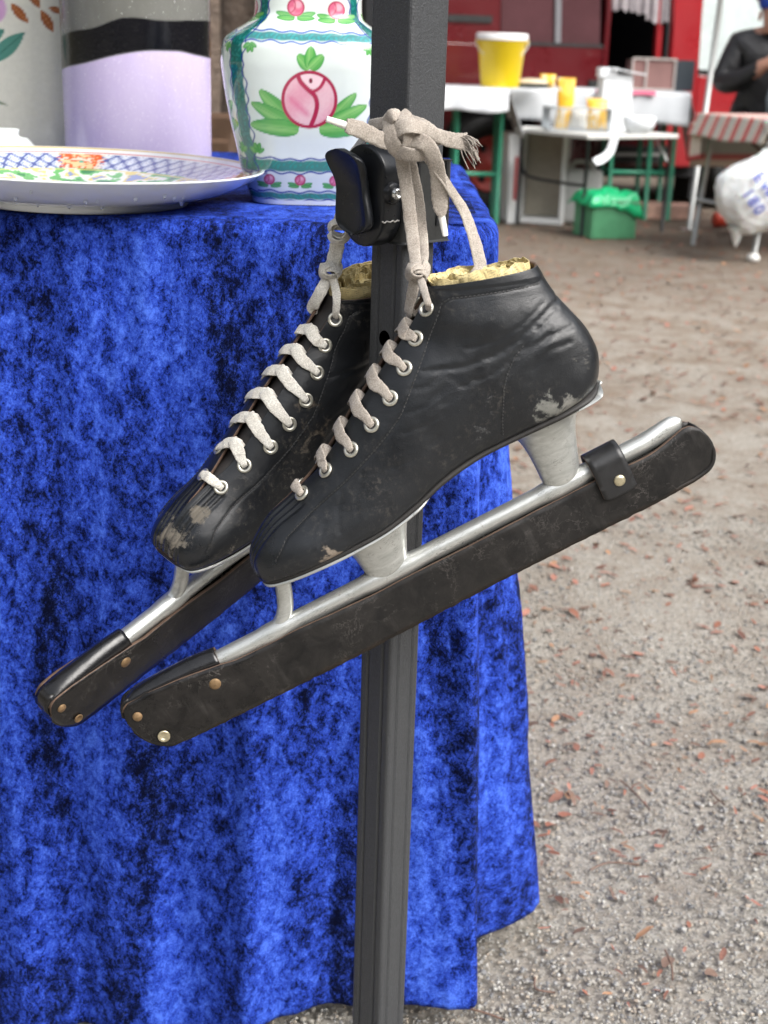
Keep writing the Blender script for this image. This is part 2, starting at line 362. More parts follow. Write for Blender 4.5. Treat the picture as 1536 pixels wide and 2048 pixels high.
def build_leaves():
    cols = [(.27, .11, .07), (.19, .085, .06), (.31, .17, .095), (.16, .10, .075), (.33, .15, .11)]
    mats = [simple('dead_leaf_%s' % q, c, .75, var=.3, nscale=3, bump=.2, bscale=8, bdist=.05) for q, c in zip('abcde', cols)]
    meshes = {}
    for k in range(4):
        v, f = leaf_mesh(k)
        for j, mt in enumerate(mats):
            me = bpy.data.meshes.new('leaf'); me.from_pydata(v, [], f); me.materials.append(mt); me.polygons.foreach_set('use_smooth', [True]*len(f)); meshes[k, j] = me
    for i in range(290):
        y = 1.2+3.6*rng.random()**1.15; x = -.02+rng.random()*(.30*y+.05)
        if y > 1.22 and x < .19 and y < 2.2: x += .2
        o = bpy.data.objects.new('leaf', meshes[int(rng.choice(4, p=[.4, .3, .12, .18])), int(rng.integers(5))]); COL.objects.link(o); o.parent = GROUND
        s = (.007+.019*rng.random()**2.2)*(1+.1*y); o.location = (x, y, .003+s*.05); o.scale = (s, s, s*.8)
        o.rotation_euler = (rng.normal()*.25, rng.normal()*.2, rng.random()*6.28)
    mb = MB()
    for i in range(6500):
        y = 1.3+8.5*rng.random()**.8; x = -.1+rng.random()*(.34*y+.1)
        if .9 < y < 2.3 and x < .2: continue
        v, f = leaf_mesh(int(rng.integers(4))); s = (.006+.015*rng.random()**1.5)*(1+.12*y); a = rng.random()*6.28
        v = V3(v)*s; ca, sa = math.cos(a), math.sin(a)
        v = np.stack([v[:, 0]*ca-v[:, 1]*sa+x, v[:, 0]*sa+v[:, 1]*ca+y, v[:, 2]*.6+.003], 1)
        mb.add(v, f, tuple(np.array(cols[int(rng.integers(5))])*(.6+.7*rng.random())))
    o = mb.build('leaf_litter', painted('leaf_litter', .8, .1), None, True, col=True)
    tag(o, 'scattered reddish brown leaf litter over the market ground', 'leaf litter', kind='stuff')
    # thin twigs
    for (a, b_) in (((905, 2010), (1010, 2040)), ((1330, 1900), (1345, 1960)), ((1070, 1955), (1110, 1985)), ((1420, 1580), (1450, 1610)), ((1240, 1560), (1300, 1620)), ((1180, 1740), (1280, 1730))):
        p = []
        for q in (a, b_):
            d = _FW+_RR*(q[0]-768)/FPX+_UU*(1024-q[1])/FPX; p.append(_CC+d*((.005-HC)/d[2]))
        mid = (p[0]+p[1])/2+V3((rng.normal()*.004, rng.normal()*.004, .002))
        t = MB().tube(smooth_path([p[0], mid, p[1]], 9), .0012, 6).build('twig', mats[3], GROUND, True)
build_leaves()

# ------------------------------------------------------------------ stall table with velvet cloth
ZT = .792
def build_cloth():
    cols = [(-1.25, 1.17, -1.25, 1.16, .03), (-.8, 1.17, -.8, 1.15, .03), (-.55, 1.17, -.56, 1.165, .004), (-.46, 1.17, -.47, 1.135, .004), (-.40, 1.17, -.40, 1.16, .004),
            (-.34, 1.17, -.34, 1.138, .004), (-.28, 1.17, -.285, 1.158, .004), (-.23, 1.17, -.23, 1.14, .004), (-.18, 1.17, -.185, 1.156, .005), (-.145, 1.17, -.148, 1.15, .008),
            (-.115, 1.17, -.118, 1.134, .016), (-.085, 1.17, -.088, 1.156, .02), (-.05, 1.17, -.05, 1.172, .027), (-.01, 1.17, -.012, 1.168, .028), (.02, 1.17, .028, 1.17, .03),
            (.045, 1.17, .066, 1.165, .03), (.06, 1.17, .092, 1.158, .032), (.069, 1.170, .106, 1.166, .034), (.0735, 1.171, .1065, 1.19, .034), (.077, 1.174, .098, 1.225, .033),
            (.080, 1.180, .098, 1.258, .033), (.085, 1.184, .122, 1.283, .033), (.090, 1.19, .156, 1.305, .033), (.092, 1.20, .176, 1.325, .033), (.093, 1.215, .184, 1.35, .033),
            (.094, 1.24, .178, 1.39, .033), (.094, 1.28, .145, 1.425, .033), (.094, 1.32, .118, 1.46, .033), (.094, 1.38, .125, 1.51, .033), (.094, 1.45, .155, 1.56, .033), (.094, 1.55, .15, 1.63, .033), (.094, 1.9, .12, 1.92, .033)]
    C = crom(V3(cols), np.linspace(0, len(cols)-1, 640)); n = len(C)
    arc = np.concatenate([[0], np.cumsum(np.linalg.norm(np.diff((C[:, :2]+C[:, 2:4])/2, axis=0), axis=1))])
    tx = np.gradient(C[:, :2], axis=0); tx /= np.linalg.norm(tx, axis=1)[:, None]+1e-9
    out = np.stack([tx[:, 1], -tx[:, 0]], 1); out = crom(out, np.arange(n))
    rr = .014; rows = []; uvs = []; rowq = np.concatenate([np.linspace(-1, 0, 7), np.linspace(0, 1, 7)[1:], 1+np.linspace(0, 1, 160)[1:]])
    edge = .004*fbm(np.stack([arc*6, arc*0], 1), 1, 2, 3)
    for q in rowq:
        if q <= 0: xy = C[:, :2]-out*(rr+.03*-q); z = np.full(n, ZT)+edge*(1+q); d = q*.03
        elif q <= 1:
            a = q*math.pi/2; xy = C[:, :2]-out*rr*(1-math.sin(a)); z = ZT-rr*(1-math.cos(a))+edge; d = q*rr*1.57
        else:
            t = q-1; k = t**1.05; xy = C[:, :2]*(1-k)+C[:, 2:4]*k; z = (ZT-rr)*(1-t)+C[:, 4]*t+edge*(1-t); d = rr*1.57+t*(ZT-.03)
        rows.append(np.column_stack([xy, z])); uvs.append(np.column_stack([arc, np.full(n, -d)]))
    P = np.stack(rows); UVs = np.stack(uvs); shp = P.shape; P = P.reshape(-1, 3); U = UVs.reshape(-1, 2)
    dz = np.clip(-U[:, 1]/.05, 0, 1)
    wob = fbm(np.column_stack([U[:, 0]*7, U[:, 1]*1.6]), 1, 5, 3)*.007+fbm(np.column_stack([U[:, 0]*22, U[:, 1]*7]), 1, 9, 4)*.0028+fbm(np.column_stack([U[:, 0]*34, U[:, 1]*1.5]), 1, 13, 2)*.0052
    O = np.tile(out, (shp[0], 1)); P[:, :2] += O*(wob*dz)[:, None]
    lowest = np.clip((-U[:, 1]-.6)/.2, 0, 1); P[:, 2] += .0015*np.sin(U[:, 0]*40)*lowest
    f = grid_faces(shp[0], shp[1])
    # flat top of the cloth
    xs = np.linspace(-1.25, .075, 90); ys = np.linspace(1.188, 1.95, 60); X, Y = np.meshgrid(xs, ys, indexing='ij'); T = np.stack([X.ravel(), Y.ravel(), 0*X.ravel()], 1)
    T[:, 2] = ZT-.0008+.0012*fbm(T, 14, 1, 4)*0
    off = len(P); f2 = grid_faces(90, 60, off=off)
    o = mesh_obj('velvet_tablecloth', np.concatenate([P, T]), f+[q[::-1] for q in f2], M_VELVET, uv=np.concatenate([U, np.stack([T[:, 0]+1.25, T[:, 1]-1.17], 1)]))
    o.modifiers.new('thick', 'SOLIDIFY').thickness = .0014; o.modifiers['thick'].offset = -1
    tag(o, 'crushed royal blue velvet cloth hanging to the ground over the stall table', 'tablecloth')
build_cloth()
t = thing('stall_table', 'folding stall table hidden under the blue velvet cloth, one foot showing at the hem', 'table', (-.55, 1.56, 0))
MB().box((0, 0, ZT-.02), (1.25, .72, .03), b=.004).build('table_top', simple('grey_board', (.3, .3, .29), .6), t)
for x in (-.5, .40):
    for y in (-.37, .27):
        lg = MB().tube([(x, y, 0), (x, y, ZT-.035)], .014, 12); lg.lathe([(.0, 0), (.021, 0), (.021, .03), (.014, .034)], 16, (x, y, 0))
        lg.build('leg', simple('grey_leg', (.42, .43, .43), .4, .3), t, True)

# ------------------------------------------------------------------ gazebo pole
PX, PY = .0075, .975
ROT = R_(47)   # turn of the square tube
def sq_tube(mb, a, z0, z1, r=.003, rot=ROT, cx=PX, cy=PY, n=4, groove=False):
    h = a/2; pts = []
    for k in range(4):
        cxk, cyk = [(1, 1), (-1, 1), (-1, -1), (1, -1)][k]
        for j in range(n+1):
            an = k*math.pi/2+j/n*math.pi/2; pts.append((cxk*(h-r)+r*math.cos(an), cyk*(h-r)+r*math.sin(an)))
        if groove and k in (1, 2):
            # two shallow rolled grooves in the face that follows this corner
            for (q, dpt) in ((-.30, 0), (-.24, 1), (-.18, 0), (.18, 0), (.24, 1), (.30, 0)):
                if k == 1: pts.append((-h+dpt*.0012, -q*a))
                else: pts.append((q*a, -h+dpt*.0012))
    c, s = math.cos(rot), math.sin(rot); P = [(x*c-y*s+cx, x*s+y*c+cy) for x, y in pts]; k = len(P)
    return mb.add([(x, y, z) for z in (z0, z1) for x, y in P], grid_faces(2, k, True)+[tuple(range(k))[::-1], tuple(range(k, 2*k))])
pole = thing('gazebo_pole', 'black square steel gazebo pole with sliding latch in front of the velvet cloth', 'pole', (PX, PY, 0))
pole_inv = Matrix.Translation((-PX, -PY, 0))
def pole_part(name, mb, mat, parent=None, smooth=False, bevel=0):
    mb.v = [(x-PX, y-PY, z) for x, y, z in mb.v]; return mb.build(name, mat, parent or pole, smooth, bevel=bevel)
lower = pole_part('lower_tube', sq_tube(MB(), .0315, .002, 1.0, .0028, groove=True), M_POLE2)
upper = pole_part('upper_tube', sq_tube(MB(), .0372, .815, 1.9, .0032), M_POLE2)
# pin hole in the left face of the lower tube
cL, sL = math.cos(ROT+math.pi), math.sin(ROT+math.pi)          # direction of the face turned to the left front
nL = V3((cL, sL, 0)); tL = V3((-sL, cL, 0))
if nL[1] > 0: nL = -nL
cand = [V3((math.cos(ROT+k*math.pi/2), math.sin(ROT+k*math.pi/2), 0)) for k in range(4)]
nL = min(cand, key=lambda q: q[0]+q[1]); tL = V3((-nL[1], nL[0], 0)); tL = tL if tL[0] > 0 else -tL   # tL points right and forward
PC = V3((PX, PY, 0))
def pf(n, t, z): return PC+nL*n+tL*t+V3((0, 0, z))
hole = MB(); zc = at(766, 681, .957)[2]
th = np.linspace(0, 2*math.pi, 25)[:-1]
for (r0, dn) in ((.0052, -.004),): hole.add([pf(.012, .0052*math.cos(a), zc+.0058*math.sin(a)) for a in th]+[pf(.03, .0052*math.cos(a), zc+.0058*math.sin(a)) for a in th], grid_faces(2, 24, True)+[tuple(range(24))[::-1], tuple(range(24, 48))])
cut = hole.build('cutter', M_PLASTIC); cut.parent = None
bo = lower.modifiers.new('hole', 'BOOLEAN'); bo.operation = 'DIFFERENCE'; bo.object = cut; bo.solver = 'EXACT'
bpy.context.view_layer.update(); dg = bpy.context.evaluated_depsgraph_get()
nm = bpy.data.meshes.new_from_object(lower.evaluated_get(dg)); lower.modifiers.clear(); lower.data = nm
bpy.data.objects.remove(cut)
# latch bracket round the lower end of the upper tube
Z0, Z1 = at(820, 490, .945)[2], at(850, 312, .945)[2]
zz = Z1-Z0
br = MB()
sq_tube(br, .046, Z0, Z1-.004, .004); collar_o = pole_part('latch_collar', br, M_PLASTIC2, bevel=.0015)
rib = MB()
nR = tL
for k in (-.016, -.008, .012, .018): rib.box(PC+nR*.0232+nL*k+V3((0, 0, Z0+zz*.55)), (.0016, .0022, zz*.72), rz=math.atan2(nR[1], nR[0]))
pole_part('collar_rib', rib, M_PLASTIC, collar_o)
def face_prism(poly, n0, n1, mat, name, parent, bevel=.002, segs=2, smooth=True):
    """outline in (t, z) on the left face, from n0 out to n1"""
    k = len(poly); v = [pf(n0, t_, z_) for t_, z_ in poly]+[pf(n1, t_, z_) for t_, z_ in poly]
    o = pole_part(name, MB().add(v, [tuple(range(k))[::-1], tuple(range(k, 2*k))]+[(i, (i+1) % k, (i+1) % k+k, i+k) for i in range(k)]), mat, parent, smooth, bevel)
    o.modifiers['b'].segments = 3; return o
hw = .0195
ang = np.linspace(0, math.pi, 17)
hous = [(hw*math.cos(a), Z1-.012+hw*.95*math.sin(a)) for a in ang]+[(-hw*math.cos(a)*.96, Z0+.018-.020*math.sin(a)) for a in ang]
housing = face_prism(hous, .0225, .041, M_PLASTIC, 'latch_housing', pole)
lz1, lz0 = at(700, 288, .92)[2]-.004, at(715, 478, .92)[2]
Lh = lz1-lz0
# lever: a shoe-sole shape, broad at the top, nipped, rounded at the foot, top kicked outwards
prof = [(.0, .0125), (.08, .0155), (.2, .0165), (.35, .0155), (.5, .0142), (.65, .0145), (.8, .0165), (.92, .0160), (1.0, .0125)]
zz_ = np.linspace(0, 1, 33); ww = crom(V3([q[1] for q in prof])[:, None], np.interp(zz_, [q[0] for q in prof], np.arange(len(prof))))[:, 0]
ww *= np.minimum(1, np.sqrt(np.clip(1-(1-np.clip(zz_/.16, 0, 1))**2, 0, 1)))*np.minimum(1, np.sqrt(np.clip(1-(1-np.clip((1-zz_)/.14, 0, 1))**2, 0, 1)))
vb = []; ff = []
for i, (q, w_) in enumerate(zip(zz_, ww)):
    kick = .016*max(0, q-.55)**1.5*2.2; sh = -.006*q
    ring = [(-w_, 0), (-w_, .006), (-w_*.9, .0085), (-w_*.78, .0085), (-w_*.7, .0065), (w_*.7, .0065), (w_*.78, .0085), (w_*.9, .0085), (w_, .006), (w_, 0)]
    vb += [pf(.0415+kick+n_, t_+sh-.0005, lz0+q*Lh) for t_, n_ in ring]
lever = pole_part('latch_lever', MB().add(vb, grid_faces(33, 10, True)+[tuple(range(10))[::-1], tuple(range(320, 330))]), M_PLASTIC, pole, True)
lm = lever.modifiers.new('s', 'SUBSURF'); lm.levels = 1; lm.render_levels = 1
# screw on the housing's right-hand side
sc = V3(pf(.0335, .0195, at(768, 388, .93)[2]))
def facing_disc(mb, c, nrm, prof, n=20):
    q = Vector(nrm).to_track_quat('Z', 'Y').to_matrix(); return mb.lathe(prof, n, c, M=q)
pole_part('screw_boss', facing_disc(MB(), sc, tL, [(.0075, -.001), (.0072, .002), (.006, .003), (0, .003)]), M_PLASTIC, housing, True)
pole_part('screw', facing_disc(MB(), sc+tL*.003, tL, [(.0038, 0), (.0038, .0025), (.003, .0034), (.0021, .0034), (.0018, .0012), (0, .001)]), M_STEEL, housing, True)
seam = MB().tube(smooth_path([pf(.026+.016*k, .0197, Z0+.016+.0006*math.sin(k*20)) for k in np.linspace(0, 1, 9)], 20), .0005, 6)
pole_part('crack', seam, simple('grey_dirt', (.35, .34, .32), .8, bump=0), housing)
# ------------------------------------------------------------------ skates
ST_F = [(2, 10), (6, 19), (15, 27), (29, 36), (47, 44), (67, 54), (87, 67), (106, 79.5), (122, 89), (136, 97.5), (146, 103), (154, 107.5), (160, 111), (166, 115), (172, 118.5), (177, 122), (181, 125)]
ST_B = [(3, 3), (8, 0), (22, -1), (42, -1), (66, -1), (92, 0), (116, 4), (140, 10), (168, 13), (200, 13), (232, 13), (256, 15), (267, 31), (268, 49), (263, 67), (258, 84), (254.5, 104)]
ST_H = [[0, 4, 8, 11, 12, 10, 5, 0], [0, 8, 15, 20, 22, 20, 10, 0], [0, 9, 19, 26, 29, 27, 13, 0], [0, 9, 20, 30, 34, 32, 15, 0], [1.5, 10, 21, 31, 36, 34, 16, 0],
        [5.5, 15, 24.5, 32, 36, 34, 17, 0], [7, 16, 25.5, 32, 35, 32, 16, 0], [7.5, 16.5, 25.5, 32, 33, 29, 14, 0], [7.5, 17, 26, 31, 31, 26, 13, 0], [7.5, 17, 26, 31, 31, 27, 14, 0], [7.5, 17, 26, 31, 32, 30, 16, 0],
        [7.5, 17, 26, 31, 32, 30, 17, 0], [7.5, 17, 25, 30, 31, 27, 15, 0], [7.5, 17, 25, 29, 29, 25, 13, 0], [7.5, 16, 23, 26.5, 26, 21, 11, 0], [7.5, 14.5, 20, 23.5, 23, 18, 9.5, 0], [6, 11.5, 17.5, 21, 21, 17, 9, 0]]
v_sole = [0, .08, .25, .5, .76, .96, 1.0, 1.0]; v_heel = [0, .10, .27, .5, .73, .91, .98, 1.0]; v_tip = [0, .12, .3, .5, .7, .92, 1, 1]
ST_V = [v_tip]+[v_sole]*9+[[0, .085, .26, .5, .74, .95, 1, 1]]+[v_heel]*6
NS, NT = 230, 104
def boot_surface():
    net = []
    for k_, (F_, B_, h_, v_) in enumerate(zip(ST_F, ST_B, ST_H, ST_V)):
        F_, B_ = V3(F_), V3(B_); F_ = F_+(B_-F_)/np.linalg.norm(B_-F_)*(7.0*float(sstep(2.5, 6, k_)*sstep(17.5, 14, k_))); net.append([[*(F_+(B_-F_)*v), h] for v, h in zip(v_, h_)])
    net = V3(net)/1000                                   # (17, 8, [u, w, h])
    ss = np.linspace(0, 16, NS); tt = np.linspace(0, 7, NT)**1.0
    g = crom(net, ss)                                    # (NS, 8, 3)
    g = crom(np.swapaxes(g, 0, 1), tt)                   # (NT, NS, 3)
    g = np.swapaxes(g, 0, 1).copy(); g[:, :, 2] = np.maximum(g[:, :, 2], 0)
    return g, ss
BS, BSS = boot_surface()
def polydist(p, line):
    d = np.full(len(p), 1e9)
    line = V3(line)/1000
    for a, b in zip(line[:-1], line[1:]):
        ab = b-a; t = np.clip(((p-a)@ab)/(ab@ab), 0, 1); d = np.minimum(d, np.linalg.norm(p-a-t[:, None]*ab, axis=1))
    return d
STITCH = [(250, 95.5), (247, 96), (232, 100.5), (219, 104.5), (206, 108.5), (194, 112.5), (188, 111.5), (182, 105.5), (164, 88.5), (148, 74.5), (134, 62.3), (120, 54.5), (107, 48.5), (83, 39), (54, 30), (33, 23), (20, 13)]
COUNTER = [(223, 67.4), (213, 62.5), (206, 56.6), (199.5, 49), (196, 41.8), (190, 30), (186, 19)]
def build_boot(parent, mleather, seed, side_vis=-1):
    r2 = np.random.default_rng(seed)
    g = BS; half = []
    for side in (-1, 1):
        P = np.stack([g[:, :, 0], side*g[:, :, 2], g[:, :, 1]], -1)       # local x=u, y, z=w
        du = np.gradient(P, axis=0); dt = np.gradient(P, axis=1); N = np.cross(du, dt)*side
        N /= np.linalg.norm(N, axis=2)[..., None]+1e-12
        p = P.reshape(-1, 3); nn = N.reshape(-1, 3); uw = p[:, [0, 2]]; d = np.zeros(len(p))
        jit = (lambda L, a=2: [(x+r2.normal()*a, y+r2.normal()*a) for x, y in L]) if seed else (lambda L, a=0: L)
        CR = [([(258, 80), (247, 79), (238, 77), (221, 72), (207, 70), (183, 72), (159, 80)], .0011, .0015), ([(254, 76), (243, 74), (232, 70), (214, 64), (197, 60), (176, 62)], .0008, .0013),
              ([(256, 63), (240, 65), (224, 64), (211, 60), (201, 52)], .0009, .0016), ([(246, 84), (226, 79), (208, 78), (190, 81)], .0006, .0012), ([(250, 55), (236, 57), (222, 52), (214, 44)], .0006, .0014),
              ([(236, 73), (222, 68), (210, 62), (203, 55)], .0006, .0011), ([(243, 68), (230, 61), (220, 50)], .0005, .0012),
              ([(172, 76), (158, 71), (146, 74)], .0005, .0012), ([(168, 66), (150, 61), (138, 62)], .0004, .0012), ([(160, 52), (146, 50), (130, 52)], .0004, .0012), ([(190, 66), (175, 58), (160, 57)], .0004, .0012),
              ([(78, 35), (70, 24), (66, 14)], .0005, .0013), ([(96, 40), (84, 27), (80, 16)], .0004, .0012), ([(150, 40), (128, 34), (112, 36)], .0004, .0014), ([(60, 22), (52, 15), (50, 9)], .0004, .0011)]
        wig = .0008*fbm(np.column_stack([uw, 0*uw[:, 0]]), 90, seed+11, 3); wig2 = .0007*fbm(np.column_stack([uw, 0*uw[:, 0]]), 240, seed+17, 2)
        for L, dep, wid in CR:
            dep *= .5
            q = polydist(uw, jit(L))+wig+wig2; d -= dep*np.exp(-(q/wid)**2); d += .35*dep*np.exp(-((q-2.4*wid)/(1.6*wid))**2)
        # soft hollow above the heel and the bulge of the counter
        d -= .0018*np.exp(-((uw[:, 0]-.225)/.035)**2-((uw[:, 1]-.073-.12*(uw[:, 0]-.225))/.010)**2)
        d -= .0005*np.exp(-(polydist(uw, STITCH)/.0007)**2); d -= .0004*np.exp(-(polydist(uw, COUNTER)/.0007)**2)
        # toe strips
        front = (p[:, 0] < .052) & (nn[:, 2]+(-nn[:, 0]) > .2)
        for yy, dep in ((.0030, .0011), (.0080, .0013), (.0120, .0009)): d -= np.where(front, dep*np.exp(-((np.abs(p[:, 1])-yy-.05*p[:, 0])/.0010)**2), 0)
        tl = np.tile(np.linspace(0, 1, NT), NS); sl = np.repeat(BSS, NT)
        d *= sstep(.0, .03, tl); d += .0006*fbm(p, 26, seed+3*side, 3)*sstep(0, .15, tl)*sstep(1, .7, tl)
        d += np.where(sl > 15.55, .0005, 0)
        half.append((p+nn*d[:, None], nn))
    V = np.concatenate([half[0][0], half[1][0]]); n1 = NS*NT
    f1 = grid_faces(NS, NT); f2 = [tuple(reversed(q)) for q in grid_faces(NS, NT, off=n1)]
    o = mesh_obj('boot_upper', V, f1+f2, parent=parent, mats=[mleather, M_BROWN, M_LINING])
    bm = bmesh.new(); bm.from_mesh(o.data)
    near = [v for v in bm.verts if abs(v.co.y) < 2e-5]; bmesh.ops.remove_doubles(bm, verts=near, dist=4e-5)
    bmesh.ops.dissolve_degenerate(bm, dist=1e-6, edges=bm.edges[:]); bmesh.ops.recalc_face_normals(bm, faces=bm.faces[:])
    bm.to_mesh(o.data); bm.free()
    # make sure normals point out
    me = o.data; c = sum((pl.normal.y*np.sign(pl.center.y) for pl in me.polygons))
    if c < 0: me.flip_normals()
    s = o.modifiers.new('thick', 'SOLIDIFY'); s.thickness = .0020; s.offset = -1; s.material_offset = 2; s.material_offset_rim = 1
    return o, half
def surf(half, u, w, side):
    """point and outward normal on one side of the boot at profile position u, w (mm)"""
    p, nn = half[0 if side < 0 else 1]; d = (p[:, 0]-u/1000)**2+(p[:, 2]-w/1000)**2+np.where(np.abs(p[:, 1]) < .002, 1e-5, 0)
    k = np.argpartition(d, 6)[:6]; wt = 1/(d[k]+1e-9); wt /= wt.sum()
    n = wt@nn[k]; n /= np.linalg.norm(n); n = n if n[1]*side > -.2 else -n
    q = wt@p[k]; return np.array([u/1000, q[1], w/1000]) if d[k].min() < 4e-6 else q, n
EY = [(178.7, 112.1), (164.3, 98.7), (149.5, 86.2), (133, 73.8), (115, 63.8), (96.2, 54.7), (75.4, 48.2), (54.6, 40.4)]
def torus(c, nrm, R, r, n=22, k=9):
    q = Vector(nrm).to_track_quat('Z', 'Y').to_matrix(); v = []
    for i in range(n):
        a = 2*math.pi*i/n
        for j in range(k):
            b = 2*math.pi*j/k; v.append(q @ Vector(((R+r*math.cos(b))*math.cos(a), (R+r*math.cos(b))*math.sin(a), r*.7*math.sin(b))) + Vector(c))
    f = []
    for i in range(n):
        for j in range(k): f.append((i*k+j, ((i+1) % n)*k+j, ((i+1) % n)*k+(j+1) % k, i*k+(j+1) % k))
    return v, f
def stitches(half, line, side, mat, parent, name='stitching', step=2.6, ln=1.7):
    L = V3(line); seg = np.concatenate([[0], np.cumsum(np.linalg.norm(np.diff(L, axis=0), axis=1))]); mb = MB()
    for s0 in np.arange(1, seg[-1]-ln, step):
        a = [np.interp(s0, seg, L[:, k]) for k in (0, 1)]; b = [np.interp(s0+ln, seg, L[:, k]) for k in (0, 1)]
        pa, na = surf(half, *a, side); pb, nb = surf(half, *b, side)
        mb.tube([pa+na*.0000, (pa+pb)/2+(na+nb)/2*.00045, pb+nb*.0000], [.00035, .00062, .00035], 5)
    o = mb.build(name, mat, parent, True); o['kind'] = 'stuff'; return o
def strip_plate(st, grow, z_top, thick, ends=True):
    """sole-shaped plate under the boot between stations"""
    a = np.linspace(st[0], st[1], 60); B = crom(V3(ST_B), a)/1000; hb = crom(V3([h[5] for h in ST_H])[:, None], a)[:, 0]/1000+grow
    if ends:
        e = np.minimum(1, np.sqrt(np.clip(1-(1-np.clip((a-st[0])/(st[1]-st[0])/.10, 0, 1))**2, .02, 1))); hb = hb*e if st[0] > 0 else hb
        e = np.minimum(1, np.sqrt(np.clip(1-(1-np.clip((st[1]-a)/(st[1]-st[0])/.14, 0, 1))**2, .02, 1))); hb = hb*e
    v = []
    for (x, z), h in zip(B, hb):
        for yy, zz2 in ((-h, z_top), (-h, z_top-thick), (0, z_top-thick), (h, z_top-thick), (h, z_top), (0, z_top)): v.append((x, yy, z+zz2))
    return v, grid_faces(60, 6, True)+[tuple(range(6))[::-1], tuple(range(354, 360))]
def cup(top, bot, ztop, zbot, flare):
    (ct, at_, bt), (cb, ab, bb) = top, bot; v = []; n = 40; k = 22
    for i in range(k):
        t = i/(k-1); fl = flare*(1-t)**6; c = ct+(cb-ct)*t; a = at_+(ab-at_)*t**.8+fl; b = bt+(bb-bt)*t**.62+fl
        if t > .86: q = (t-.86)/.14; a *= math.sqrt(max(0, 1-q*q*.75)); b *= math.sqrt(max(0, 1-q*q*.6))
        z = ztop+(zbot-ztop)*t
        v += [(c+a*math.cos(h), b*math.sin(h), z) for h in np.arange(n)*2*math.pi/n]
    return v, grid_faces(k, n, True)+[tuple(range((k-1)*n, k*n))]

def guard_profile():
    us = np.concatenate([np.linspace(-.122, -.100, 14), np.linspace(-.098, .292, 110), np.linspace(.2935, .3135, 16)])
    top = np.interp(us, V3([-122, -120, -115, -100, -86, -66, -48, -38, 11, 73, 160, 228, 262, 276, 290, 299, 304, 309, 312, 313.5])/1000,
                    V3([-45, -38.5, -35.5, -35, -36, -38, -40.5, -43, -44, -46, -46, -45.5, -46.5, -46, -43.5, -41.5, -42, -46, -52, -59])/1000)
    bot = np.interp(us, V3([-122, -121, -118, -114, -109, -104, -90, -68, 30, 146, 258, 296, 305, 309, 312, 313.5])/1000,
                    V3([-50, -59, -66.5, -72.5, -77, -79.5, -80.5, -81, -82, -80.5, -81.5, -81, -79, -76, -70, -63])/1000)
    return us, top, bot

